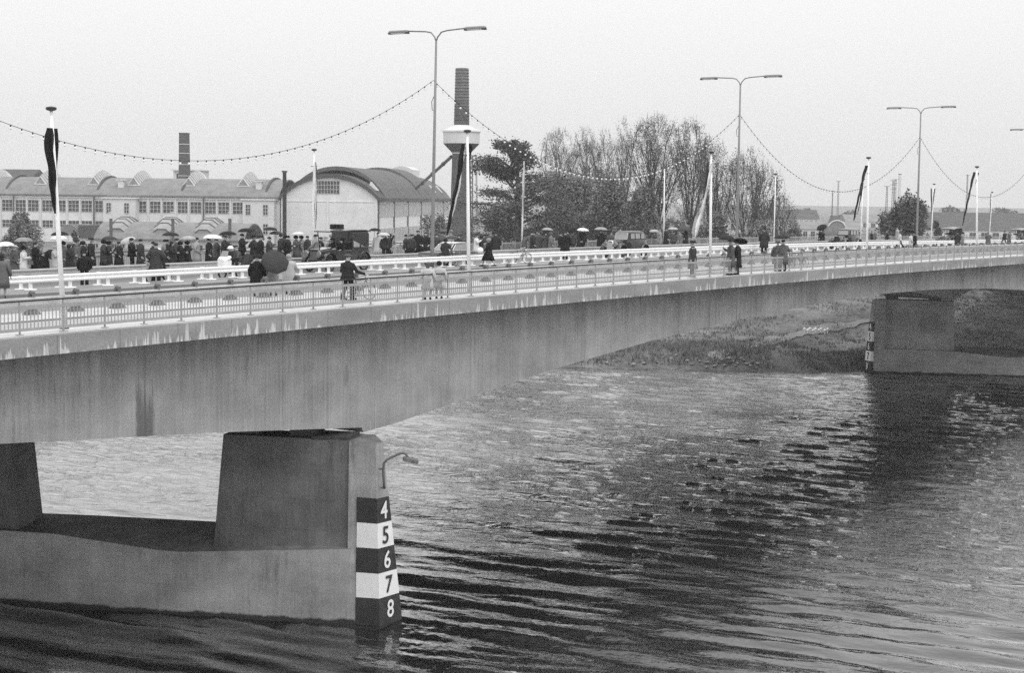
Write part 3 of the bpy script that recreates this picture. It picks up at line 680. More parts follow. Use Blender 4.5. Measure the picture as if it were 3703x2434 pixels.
nx, ny = BX.shape; co = np.stack([BX, BY, BZ], -1).reshape(-1, 3); idx = np.arange(nx * ny).reshape(nx, ny)
q = np.stack([idx[:-1, :-1], idx[:-1, 1:], idx[1:, 1:], idx[1:, :-1]], -1).reshape(-1, 4)
me = bpy.data.meshes.new('ground'); me.from_pydata(co.tolist(), [], q.tolist()); me.update()
k = Nodes('rough_grass_ground'); n1 = k.noise(k.coord((.25, .25, .25)), 1, 6, .65); n2 = k.noise(k.coord((2, 2, 2)), 1, 5, .7)
n3 = k.noise(k.coord((.06, .06, .06)), 1, 3)
g = k.math('ADD', k.math('ADD', k.rng(n1, .35, .65, .12, .20), k.rng(n2, .35, .65, -.04, .04)), k.rng(n3, .35, .65, -.02, .04))
gp = k.xyz(k.tc.outputs['Object']); ed = k.noise(k.coord((.15, .15, .15)), 1, 4, .7)   # ground under the deck painted paler to lift it out of the shade
deck_lift = k.math('MULTIPLY', k.rng(k.math('ADD', k.math('ABSOLUTE', k.math('SUBTRACT', gp[1], 54.5)), k.math('MULTIPLY', ed, 8)), 16, 20, 1, 0), k.rng(gp[0], 150, 166, 0, 1))
g = k.math('ADD', k.math('MULTIPLY', g, k.math('SUBTRACT', 1.0, deck_lift)), k.math('MULTIPLY', deck_lift, k.math('ADD', .26, k.math('MULTIPLY', g, .9))))
k.base(k.math('MAXIMUM', g, .02), .95); k.bump(n2, .8, .3); MT['ground'] = k.m
me.materials.append(k.m); gr = obj(me, 'ground'); tag(gr, kind='structure')
if tuple(gr.data.polygons[0].normal)[2] < 0:
    gr.data.flip_normals()
def ground_hit(px, py):
    r = ray(px, py); o = Vector((0, 0, EYE)); s = 120.0
    while s < 3000:
        P_ = o + r * s
        if P_.z < gz(P_.x, P_.y): 
            for _ in range(8):
                s -= .25; P_ = o + r * s
                if P_.z > gz(P_.x, P_.y): break
            return P_
        s += 1.0
    return o + r * s
# trodden path
pl = [ground_hit(x, y) for x, y in ((2560, 1288), (2680, 1262), (2790, 1236), (2870, 1216), (2960, 1195), (3060, 1178), (3160, 1160), (3260, 1150))]
MT['path'] = gmat('bare_earth_path', .24, .9, .2, .5, 6)
m = MB(); rows = []
for i in range(len(pl) - 1):
    for s in range(6):
        c = pl[i].lerp(pl[i + 1], s / 6); d = (pl[i + 1] - pl[i]); d.z = 0; d.normalize(); nrm = Vector((-d.y, d.x, 0)); w = .95 + .25 * math.sin(i * 3 + s)
        rows.append([Vector((p.x, p.y, gz(p.x, p.y) + .09)) for p in (c + nrm * w * t for t in (-1, -.5, 0, .5, 1))])
m.loft(rows, False, False); tag(m.build('path', MT['path']), kind='structure')
# grass tufts and weeds on the bank
MT['grass'] = gmat('bank_grass', .2, .9, .5, .4, 6)
vs = []; fs = []
cnt = 0
for i in range(30000):
    d = rng.uniform(.2, 72) if i % 3 else rng.uniform(.2, 9); t = rng.uniform(-55, 32)
    x = S0.x + SN.x * d + SD.x * t; y = S0.y + SN.y * d + SD.y * t
    u, v, zz_ = pix((x, y, 3))
    if u < 1850 or u > 3800: continue
    if i % 3 == 0 and rng.random() < .3: continue
    z = None; vs.append((x, y, d))
P0 = np.array(vs); zs = ground_z(P0[:, 0], P0[:, 1]); dens = nz2((P0[:, 0], P0[:, 1]), .25, 71, 3)
vv = []; ff = []
for (x, y, d), z, dn in zip(P0, zs, dens):
    if dn < .42: continue
    hh_ = rng.uniform(.12, .34) * (1.5 if d < 6 else 1) * (.6 + dn)
    for b_ in range(3):
        a = rng.uniform(0, 6.28); w = rng.uniform(.04, .11); lx, ly = rng.normal(0, .16, 2); o = len(vv)
        bx, by = x + rng.normal(0, .2), y + rng.normal(0, .2)
        vv += [(bx - w * math.cos(a), by - w * math.sin(a), z - .1), (bx + w * math.cos(a), by + w * math.sin(a), z - .1), (bx + lx, by + ly, z + hh_)]; ff.append((o, o + 1, o + 2))
me = bpy.data.meshes.new('grass'); me.from_pydata(vv, [], ff); me.materials.append(MT['grass']); go = obj(me, 'grass'); tag(go, 'rough grass and weeds covering the far river bank', 'grass', kind='stuff')
# stones at the water's edge
MT['stone'] = gmat('pale_stone', .3, .85, .25, 2, 6)
sm = []
for v in range(4):
    q_ = MB(); rg = random.Random(v); n_ = 8; rings = []
    for j in range(5):
        t_ = -.95 + 1.9 * j / 4; qq = math.sqrt(max(0, 1 - t_ * t_)) + .05
        rings.append([(math.cos(6.283 * a / n_) * qq * rg.uniform(.75, 1.15), math.sin(6.283 * a / n_) * qq * rg.uniform(.7, 1.1), .6 * t_ * rg.uniform(.85, 1.1)) for a in range(n_)])
    q_.loft(rings); o_ = q_.build('rock', MT['stone']); sm.append(o_.data); bpy.data.objects.remove(o_)
spx = [(2160, 1300), (2195, 1314), (2330, 1313), (2378, 1315), (2420, 1300), (2465, 1316), (2500, 1322), (2530, 1310), (2560, 1315), (2585, 1326), (2610, 1305), (2635, 1298), (2650, 1310), (2668, 1318), (2690, 1306), (2700, 1316), (2715, 1324), (2735, 1330), (2680, 1300), (2555, 1330), (2620, 1322), (2290, 1320), (2445, 1288), (2740, 1318), (2345, 1260), (2428, 1298), (2968, 1316), (2660, 1327), (2595, 1312), (2485, 1310)]
for i, (x, y) in enumerate(spx):
    p_ = ground_hit(x, y - 3); s_ = random.uniform(.14, .32); o_ = obj(sm[i % 4], 'rock', None, (p_.x, p_.y, gz(p_.x, p_.y) + .1)); o_.scale = (s_, s_ * .8, s_ * .8); o_.rotation_euler = (0, 0, random.uniform(0, 6))
    tag(o_, 'pale angular stone lying at the waterline of the grassy bank', 'rock', 'stones along the far waterline')
# white capped stakes on the path
m = MB(); m.tube([(0, 0, 0), (0, 0, .35)], .06, 6); m.ellip((0, 0, .46), (.18, .18, .13), 8, 5); stk = m.build('marker_post', MT['white']); skm = stk.data; bpy.data.objects.remove(stk)
for i, (x, y) in enumerate([(2909, 1200), (2928, 1200), (2949, 1200), (2969, 1200), (2993, 1200), (2921, 1205), (2941, 1205), (2961, 1205), (2983, 1205)]):
    p_ = ground_hit(x, y + 4); o_ = obj(skm, 'marker_post', None, (p_.x, p_.y, gz(p_.x, p_.y) + .02))
    tag(o_, 'small white capped marker in the double row beside the earth path', 'marker', 'double row of white markers on the bank')

# ------------------------------------------------------------------ factory and other buildings beyond the river
GA = math.radians(7.5); RZ = TH - math.pi / 2 - GA; GZ = 5.0
E1 = r0 * math.cos(GA) - f0 * math.sin(GA); E2 = f0 * math.cos(GA) + r0 * math.sin(GA)
FO = at(1017, 900, 330.0); FO.z = GZ                              # left front corner of the arched hall
def loc2(px, yoff):                                               # local x (along the facade) seen at px on the plane y = yoff
    lo, hi = -120.0, 60.0
    for _ in range(40):
        m = (lo + hi) / 2
        if pix(FO + E1 * m + E2 * yoff + Vector((0, 0, 10)))[0] < px: lo = m
        else: hi = m
    return m
def arc(x0, x1, z0, sag, n=16):
    c = x1 - x0; R_ = (c * c / 4 + sag * sag) / (2 * sag); cx = (x0 + x1) / 2; zc = z0 + sag - R_; out = []
    for i in range(n + 1):
        x = x0 + c * i / n; out.append((x, zc + math.sqrt(max(0, R_ * R_ - (x - cx) ** 2))))
    return out
def window_mesh(w, h, nx, nz, top=0.0, deep=0.0, pane='glassdark'):
    m = MB(); m.box(0, w, -.02, .1, 0, h); a = m.build('window', MT[pane]).data
    m = MB()
    for i in range(nx + 1): x = w * i / nx; m.box(x - .035, x + .035, -.08 - deep, -.025, -.02, h + .02)
    for z in ([h * i / nz for i in range(nz + 1)] if nz else [0, h]): m.box(-.03, w + .03, -.085, -.03, z - .035, z + .035)
    if top: m.box(0, w, -.07, -.03, h - top, h - top + .05); 
    b = m.build('window_bars', MT['frame']).data
    for o in [o for o in C.objects if o.data in (a, b)]: bpy.data.objects.remove(o)
    return a, b
def put_window(ms, root, x, y, z, rz=0.0):
    w = obj(ms[0], 'window', root, (x, y, z)); w.rotation_euler = (0, 0, rz); obj(ms[1], 'window_bars', w); return w
# arched hall
hall = empty('arched_factory_hall', FO, RZ, 'pale brick factory hall with round arched gable and long side wall of windows', 'factory')
ZE = 16.85 - GZ; HW = 20.0
def vault_ext(y0, y1, x0, x1, z0, sag, th, name, root, mat, over=.5):
    o_ = arc(x0 - over, x1 + over, z0, sag + .35); i_ = arc(x0 - over + .02, x1 + over - .02, z0 - th, sag + .25)
    m = MB(); ring = [(x, z) for x, z in o_] + [(x, z) for x, z in reversed(i_)]
    m.loft([[(x, y, z) for x, z in ring] for y in (y0, y1)]); return m.build(name, mat, root)
g = arc(0, HW, ZE, 4.3); m = MB(); poly = [(0, 0)] + [(x, z) for x, z in g] + [(HW, 0)]
m.loft([[(x, y, z) for x, z in poly] for y in (0, 84.6)]); m.build('wall', MT['brickwhite'], hall)
rf = vault_ext(-.5, 6, 0, HW, ZE, 4.5, .75, 'roof', hall, MT['roofdark'])
vault_ext(6.01, 46, 0, HW, ZE, 6.1, .7, 'roof', hall, MT['roofhall'])
vault_ext(46.01, 62, 0, HW, ZE, 6.7, .7, 'roof', hall, MT['roofhall'])
vault_ext(62.01, 85.2, 0, HW, ZE, 5.2, .7, 'roof', hall, MT['roofhall'])
put_window(window_mesh(5.1, 2.6, 8, 3), hall, 7.1, -.03, ZE + .75)
m = MB()
for x in (-.02, HW * .475, HW - .4): m.box(x, x + .42, -.14, -.003, 0, ZE + (-.9 if x == HW * .475 else -.2))
for z in (ZE - .9, 3.2): m.box(.42, HW * .475 - .002, -.1, -.003, z, z + .14); m.box(HW * .475 + .424, HW - .405, -.1, -.003, z, z + .14)
m.build('pilaster', MT['brickwhite'], hall)
MT['glassmid'] = gmat('grey_window_glass', .2, .2, .3, 1.5); wm = window_mesh(3.1, 2.7, 5, 0, .7, .16, 'glassmid')
for i in range(22):
    y = 1.0 + i * 3.8
    if y < 82:
        for z in (8.0, 2.9): put_window(wm, hall, HW + .03, y, z, math.radians(90)).scale = (1, 1, 1)
pm = MB().tube([(0, 0, 0), (0, 0, ZE - .4)], .16, 6).build('drain_pipe', MT['darksteel']); pmd = pm.data; bpy.data.objects.remove(pm)
for y in (.5, 16, 31, 46.5, 61, 76): obj(pmd, 'drain_pipe', hall, (HW + .2, y, 0))
m = MB(); m.hexa([(-.9, -.16, 0), (.9, -.16, 0), (.9, .16, 0), (-.9, .16, 0)], [(-.5, -.05, 1.5), (-.35, -.05, 1.5), (-.35, .05, 1.5), (-.5, .05, 1.5)]); sk = m.build('roof_light', MT['frame']); skd = sk.data; bpy.data.objects.remove(sk)
for y in (4, 13, 25, 38, 47, 58, 70, 79): obj(skd, 'roof_light', hall, (HW - 1.7, y, ZE + 1.5)).scale = (1.2, 3.4, 1.2)
m = MB(); m.loft([[(x, y, z) for x, z in [(9.5, ZE + 4)] + arc(9.5, 14.8, ZE + 6.9, .8, 8) + [(14.8, ZE + 4)]] for y in (63, 72)]); m.build('roof_turret', MT['plaster'], hall)
# long vaulted works to the left
LX = -78.0
works = empty('vaulted_factory', FO + E1 * LX, RZ, 'long two storey factory with barrel roof and ribbed skylights at the left', 'factory')
def wx(px, yo=0.0): return loc2(px, yo) - LX
m = MB(); m.box(0, -LX - .3, 0, 16, 0, ZE - .2); m.build('wall', MT['brickwhite'], works)
def vault_y(x0, x1, y0, y1, z0, sag, th, over=.6, n=14):
    a = arc(y0 - over, y1 + over, z0, sag, n); b = arc(y0 - over + .02, y1 + over - .02, z0 - th, sag, n); ring = a + list(reversed(b))
    return MB().loft([[(x, y, z) for y, z in ring] for x in (x0, x1)])
vault_y(-.5, -LX - .31, 0, 16, ZE, 3.6, .25).build('roof', MT['roof'], works)
for px in (20, 350, 655, 960):                                    # raised fire ribs across the vault
    m = MB(); x = wx(px); a = arc(-.3, 16.3, ZE + .05, 3.85, 14); ring = a
    m.loft([[(x + s, y, z + dz) for s, dz in ((-.25, -.3), (-.25, .12), (.25, .12), (.25, -.3))] for y, z in a])
    m.build('roof_rib', MT['roofdark'], works)
def skylight(root, x, z0, sag, D, w=1.3, h=1.6):
    a = [p for p in arc(-.3, D + .3, z0, sag, 20)][3:18]
    m = MB(); m.loft([[(x - w, y, z - .1), (x, y, z + h), (x + w, y, z - .1)] for y, z in a]); o = m.build('skylight', MT['glasspale'], root)
    m = MB()
    for i, (y, z) in enumerate(a):
        if i % 1 == 0:
            m.tube([(x - w - .02, y, z - .05), (x, y, z + h + .03), (x + w + .02, y, z - .05)], .09 if i else .15, 4)
    y, z = a[0]; m.tube([(x - w, y - .02, z), (x + w, y - .02, z)], .13, 4)
    m.build('skylight_bars', MT['frame'], o)
    m = MB(); m.box(x - w - .2, x + w + .2, a[0][0] - .5, a[0][0] - .1, a[0][1] - .9, a[0][1] - .15); m.build('skylight_sill', MT['roofdark'], o)
for px in (-60, 131, 325, 470, 670, 868): skylight(works, wx(px), ZE, 3.6, 16)
wm = window_mesh(2.3, 2.35, 3, 3); wl = window_mesh(2.3, 1.5, 3, 2)
gaps = [(367, 496), (872, 1000)]
for x0, n in ((8, 1), (57, 1), (102, 1), (153, 1), (200, 1), (248, 1), (295, 1), (345, 0), (491, 1), (543, 1), (590, 1), (643, 1), (689, 1), (742, 1), (790, 1), (842, 1)):
    x = wx(x0); 
    if x0 in (345, 842): 
        pass
    put_window(wm, works, x, -.03, 13.25 - GZ); put_window(wl, works, x, -.03, 9.9 - GZ)
m = MB()
for px in (3, 51, 99, 148, 196, 244, 291, 339, 487, 538, 586, 637, 684, 736, 786, 836): 
    x = wx(px); m.box(x - .28, x + .12, -.2, -.003, 0, ZE - .5)
m.box(0, -LX - .35, -.28, -.203, ZE - .75, ZE - .5); m.build('pilaster', MT['plaster'], works)
for px in (50, 340, 736): obj(pmd, 'drain_pipe', works, (wx(px) + .1, -.4, 0))
ws = window_mesh(1.0, 2.1, 2, 3)
for (a, b_) in ((373, 489), (877, 990)):
    xa, xb = wx(a, -2.2), wx(b_, -2.2)
    m = MB(); m.box(xa, xb, -2.2, -.004, 0, ZE - .75); t_ = m.build('stair_block', MT['plaster'], works)
    MB().box(xa - .3, xb + .3, -2.5, 0, ZE - .748, ZE - .5).build('coping', MT['brickwhite'], t_)
    for f_ in (.1, .66):
        for z in (13.1 - GZ, 9.2 - GZ):
            w_ = obj(ws[0], 'window', t_, (xa + (xb - xa) * f_, -2.23, z)); obj(ws[1], 'window', t_, (xa + (xb - xa) * f_, -2.23, z))
    c = MB(); xc = xa + (xb - xa) * .36; c.box(xc - .6, xc + .6, 1.2, 2.4, ZE, ZE + 3.0); c.box(xc - .95, xc + .95, 1.0, 2.6, ZE + 3.0, ZE + 3.2); c.build('vent_stack', MT['plaster'], works)
# shed and house behind the works
def at_g(px, z, Zg=GZ): 
    p_ = at(px, 800, z); p_.z = Zg; return p_
def zof(py, px, z): return at(px, py, z).z
o = at_g(-30, 440); root = empty('roof_shed', o, RZ, 'dark pitched shed rising behind the barrel roof at the far left', 'shed')
w_ = 155 / F * 440; h0 = zof(640, 60, 440) - GZ; h1 = zof(611, 60, 440) - GZ
MB().box(0, w_, 0, 9, 0, h0 - .01).build('wall', MT['brickdark'], root)
MB().loft([[(x, -.3, h0), (x, 4.5 if x < w_ else 4.5, h1), (x, 9.3, h0)] for x in (-.3, w_ + .3)]).build('roof', MT['roofdark'], root)
o = at_g(628, 400); w_ = 99 / F * 400; root = empty('tower_house', o, RZ, 'small pale flat roofed block behind the dark square chimney', 'building')
h1 = zof(612, 680, 400) - GZ
MB().box(0, w_, 0, 7, 0, h1 - .3).build('wall', MT['plaster'], root); MB().box(-.5, w_ + .5, -.5, 7.5, h1 - .298, h1).build('roof', MT['brickwhite'], root)
ww = window_mesh(1.1, 1.4, 2, 1)
for x in (.8, 2.2, w_ - 1.6): put_window(ww, root, x, -.03, h1 - 2.4)
def stack(name, px0, px1, ytop, z, label, mat, taper=.82, square=True, n=12, bands=()):
    pc = (px0 + px1) / 2; o = at_g(pc, z); r_ = (px1 - px0) / 2 / F * z; H_ = zof(ytop, pc, z) - GZ
    root = empty(name, o, RZ, label, 'chimney'); m = MB(); nn_ = 4 if square else n; k_ = math.sqrt(2) if square else 1; ph = math.pi / 4 if square else 0
    m.loft([[(r_ * q_ * k_ * math.cos(6.2832 * i / nn_ + ph), r_ * q_ * k_ * math.sin(6.2832 * i / nn_ + ph), h_) for i in range(nn_)] for q_, h_ in ((1.25, 0), (taper, H_))]); m.build('shaft', mat, root)
    m = MB()
    for h_ in bands:
        q_ = 1.25 + (taper - 1.25) * h_; m.box(-r_ * q_ - .03, r_ * q_ + .03, -r_ * q_ - .03, r_ * q_ + .03, H_ * h_ - .06, H_ * h_ + .06)
    if bands: m.build('band', MT['brickwhite'], root)
    MB().box(-r_ * taper - .06, r_ * taper + .06, -r_ * taper - .06, r_ * taper + .06, H_ - .3, H_ + .02).build('cap', MT['brickdark'], root)
    return root
stack('factory_chimney', 652, 684, 480, 385, 'dark square brick chimney rising behind the barrel roofed works', MT['brickdark'], .9, True, 4, (.62, .72, .82, .9))
stack('stove_pipe', 1023, 1035, 617, 327, 'thin black flue standing left of the arched gable', MT['black'], 1.2, False, 8)
# water tower wrapped round a chimney
zt = 300.0; o = at_g(1666, zt); root = empty('water_tower', o, 0, 'tall brick chimney rising through a white collared water tank', 'water tower'); s_ = zt / F
def cyl(name, prof, mat, n=20, sm=True):
    m = MB(); m.loft([[(r_ * s_ * math.cos(6.2832 * i / n), r_ * s_ * math.sin(6.2832 * i / n), zof(y, 1666, zt) - GZ) for i in range(n)] for r_, y in prof]); return m.build(name, mat, root, smooth=sm)
cyl('shaft', [(46, 935), (38, 760), (33, 553)], MT['brickdark'], 16, False)
cyl('tank_base', [(33, 553), (64, 520), (65, 512)], MT['brickdark'], 20, False)
cyl('tank', [(65, 519), (66, 476)], MT['plaster'], 28, False)
cyl('tank_roof', [(70, 477), (69, 472), (48, 463), (30, 452)], MT['plaster'], 28, False)
ch = cyl('chimney', [(27.5, 455), (26, 380), (23.5, 246)], MT['banded'], 20)
cyl('collar', [(34, 556), (35, 548)], MT['brickwhite'])
m = MB()
for h_ in range(252, 450, 11): 
    r_ = 24 + (h_ - 246) / 200 * 4.3; m.tube([((r_ + .6) * s_ * math.cos(a * .3927), (r_ + .6) * s_ * math.sin(a * .3927), zof(h_, 1666, zt) - GZ) for a in range(17)], .05, 4, False)
m.build('iron_band', MT['darksteel'], ch)
m = MB(); m.tube([(2.3, -2.2, 0), (1.9, -1.9, zof(560, 1666, zt) - GZ)], .07, 5); m.tube([(2.6, -2.2, 0), (2.2, -1.9, zof(560, 1666, zt) - GZ)], .07, 5); m.build('ladder', MT['steel'], root)
pa, pb = at(1632, 566, 300), at(1505, 682, 352)
pr = empty('flue_pipe', pa, 0, 'long black pipe slanting from the water tower down to the hall roof', 'pipe'); d_ = pb - pa
MB().tube([Vector((0, 0, 0)), d_], .33, 8).build('pipe', MT['black'], pr); m = MB()
for t_ in (.2, .5, .8): m.tube([d_ * (t_ - .01), d_ * (t_ + .01)], .42, 8)
m.build('joint', MT['darksteel'], pr)
# lattice mast
def mast(px, ytop, z, w, label, arms=0):
    o = at_g(px, z); H_ = zof(ytop, px, z) - GZ; root = empty('lattice_mast', o, RZ, label, 'mast'); m = MB(); w_ = w / F * z / 2
    for sx in (-1, 1):
        for sy in (-1, 1): m.tube([(sx * w_, sy * w_, 0), (sx * w_ * .6, sy * w_ * .6, H_)], .07, 4)
    k_ = int(H_ / (w_ * 2.2)) + 1
    for i in range(k_):
        z0, z1 = H_ * i / k_, H_ * (i + 1) / k_; a = w_ * (1 - .4 * i / k_); b_ = w_ * (1 - .4 * (i + 1) / k_)
        for sy in (-1, 1): m.tube([(-a, sy * a, z0), (b_, sy * b_, z1)], .05, 4); m.tube([(a, sy * a, z0), (-b_, sy * b_, z1)], .05, 4)
    m.build('lattice', MT['darksteel'], root)
    m = MB()
    for i in range(max(1, arms)): m.box(-w_ * 2.6, w_ * 2.6, -.08, .08, H_ - .1 - i * 2.2, H_ + .1 - i * 2.2)
    m.build('crossarm', MT['darksteel'], root)
mast(1702, 562, 430, 16, 'lattice mast just right of the water tower'); 
mast(3204, 673, 800, 8, 'left thin mast beside the pale distant chimney', 1); mast(3226, 652, 850, 9, 'middle thin mast with crossarms by the pale distant chimney', 3); mast(3234, 648, 900, 8, 'thin mast nearest the pale distant chimney', 2)
mast(3028, 655, 900, 6, 'distant thin mast over the low houses left of the third lamp', 1); mast(3493, 632, 900, 6, 'distant thin mast behind the banner near the right edge', 1)
mast(3008, 690, 700, 4, 'slim distant mast just left of the round roofed hut', 1)
stack('distant_chimney', 3244, 3254, 628, 820, 'pale distant chimney above the dark round tree', MT['plaster'], 1.0, False, 10)
# low vaulted workshops in front of the factory
zl = 298.0; o = at(262, 850, zl); o.z = GZ; root = empty('vaulted_workshop', o, RZ, 'low barrel roofed workshops with ribbed round skylights below the long factory', 'workshop')
def lx(px): return (px - 262) / F * zl
he, hs = zof(862, 500, zl) - GZ, 3.0
MB().box(0, lx(900), 0, 12, 0, he).build('wall', MT['plaster'], root)
vault_y(lx(345), lx(905), 0, 12, he, hs, .25).build('roof', MT['roof'], root)
MB().box(lx(288), lx(344), -.4, 7, he + .01, zof(814, 330, zl) - GZ).build('roof_box', MT['brickdark'], root)
for px in (420, 590, 745):
    x = lx(px); a = arc(0, 12, he, hs, 16)
    m = MB(); m.loft([[(x + .5 * 0 + (c_ * 1.9), y, z + 1.4 * (1 - abs(c_)) + .05) for c_ in (-1, -.4, .4, 1)] for y, z in a[1:15]]); o_ = m.build('skylight', MT['glasspale'], root)
    m = MB(); [m.tube([(x + c_ * 1.93, y, z + 1.42 * (1 - abs(c_)) + .06) for c_ in (-1, -.4, .4, 1)], .11, 4) for y, z in a[1:15:2]]; m.build('skylight_bars', MT['roofdark'], o_)
x = lx(262); m = MB(); ring = arc(x - 2.9, x + 1.6, he - .2, 2.6, 12); m.loft([[(a, y, z) for a, z in ring] for y in (-1, 9)]); m.build('round_roof', MT['roof'], root)
[MB().loft([[(a, yy, z + .05) for yy in (y, y + .3)] for a, z in ring], False, False).build('roof_rib', MT['roofdark'], root) for y in (-1.02, .2, 1.4, 2.6, 3.8)]
ww = window_mesh(1.5, 1.6, 3, 2)
for px in (300, 330, 400, 430, 470, 500, 600, 640, 680, 720, 760, 800, 840): put_window(ww, root, lx(px), -.03, he - 2.6)
def vent(px, label):
    o = at(px, 790, 294.0); H_ = 1.2; zb = o.z
    r_ = empty('roof_ventilator', (o.x, o.y, GZ), RZ, label, 'ventilator', 'louvred ventilators below the factory'); zb -= GZ
    MB().tube([(0, 0, 0), (0, 0, zb)], .3, 8).build('shaft', MT['darksteel'], r_); m = MB()
    for i in range(5): m.tube([(0, 0, zb + .28 * i), (0, 0, zb + .28 * i + .12)], [.42, .42], 10)
    m.build('louvre', MT['plaster'], r_)
for px, l in ((52, 'louvred ventilator above the left bush below the factory windows'), (401, 'louvred ventilator in front of the left stair block'), (625, 'louvred ventilator below the dark chimney'), (831, 'louvred ventilator left of the right stair block')): vent(px, l)
# far right hall and houses
def block(name, px0, px1, yt, yb, z, label, wall, roof, yr=None, deep=15, win=0, cat='building'):
    o = at_g(px0, z, 4.0); w_ = (px1 - px0) / F * z; H_ = zof(yb, px0, z) - 4; HR = zof(yt, px0, z) - 4
    root = empty(name, o, TH - math.pi / 2, label, cat)
    MB().box(0, w_, 0, deep, 0, H_).build('wall', wall, root)
    MB().loft([[(x, -.4, H_ + .01), (x, deep / 2, HR), (x, deep + .4, H_ + .01)] for x in (-.4, w_ + .4)]).build('roof', roof, root)
    if win:
        wn = window_mesh(w_ / win * .55, min(2.2, H_ * .4), 2, 1)
        for i in range(win): put_window(wn, root, w_ * (i + .2) / win, -.03, max(.5, H_ - min(2.2, H_ * .4) - .6))
    return root
block('factory_hall', 3375, 3790, 768, 831, 430, 'long low hall with a broad grey roof at the right edge', MT['brickwhite'], MT['roofdark'], deep=40, win=10)
block('row_house', 2640, 2790, 770, 800, 520, 'distant low row of houses behind the fan shaped trees', MT['plaster'], MT['roof'], win=8)
block('row_house', 2800, 2960, 757, 790, 640, 'distant row of houses with a pitched roof left of the vintage car with umbrella', MT['plaster'], MT['roofdark'], win=9)
block('row_house', 2900, 3120, 800, 828, 460, 'low grey sheds behind the round roofed hut', MT['plaster'], MT['roof'], win=8)
block('row_house', 3060, 3200, 775, 800, 700, 'faint houses between the dark banner and the dark round tree', MT['brickwhite'], MT['roof'], win=5)
o = at_g(3027, 400, 4); root = empty('round_hut', o, TH - math.pi / 2, 'round roofed hut with pale arch behind the black saloon car', 'hut'); w_ = 29 / F * 400; hb = zof(842, 3027, 400) - 4; hs = zof(800, 3027, 400) - 4 - hb
MB().loft([[(x, y, z) for x, z in [(-w_, 0)] + arc(-w_, w_, hb, hs, 12) + [(w_, 0)]] for y in (0, 8)]).build('body', MT['roof'], root)
a = arc(-w_ - .1, w_ + .1, hb, hs + .2, 12); MB().tube([(x, -.1, z) for x, z in a], .14, 6).build('arch_rim', MT['plaster'], root)
MB().tube([(0, 4, hb + hs - .3), (0, 4, hb + hs + 1.4)], [1.4, .9], 10).build('cowl', MT['darksteel'], root)

# ------------------------------------------------------------------ trees
def leafmat(name, g, v=.45):
    return gmat(name, g, .8, v, .55, 5)
MT['leafdark'] = leafmat('dark_foliage', .1); MT['leafmid'] = leafmat('mid_foliage', .19, .55); MT['leafpale'] = leafmat('pale_spring_foliage', .13)
def leaves(cent, size, seed, nm, mat, parent, flat=.5):
    rg = np.random.default_rng(seed); n = len(cent); c = np.asarray(cent)
    a = rg.normal(size=(n, 3)); a[:, 2] *= flat; a /= np.linalg.norm(a, axis=1)[:, None]; b_ = rg.normal(size=(n, 3)); b_ -= a * (a * b_).sum(1)[:, None]; b_ /= np.linalg.norm(b_, axis=1)[:, None]
    s = size * rg.uniform(.5, 1.3, (n, 1)); v = np.stack([c - a * s, c + b_ * s * .6, c + a * s, c - b_ * s * .6], 1).reshape(-1, 3)
    me = bpy.data.meshes.new(nm); me.vertices.add(n * 4); me.vertices.foreach_set('co', v.ravel()); me.loops.add(n * 4); me.loops.foreach_set('vertex_index', np.arange(n * 4, dtype=np.int32)); me.polygons.add(n); me.polygons.foreach_set('loop_start', np.arange(0, n * 4, 4, dtype=np.int32)); me.update(calc_edges=True)
    me.materials.append(mat); return obj(me, nm, parent)
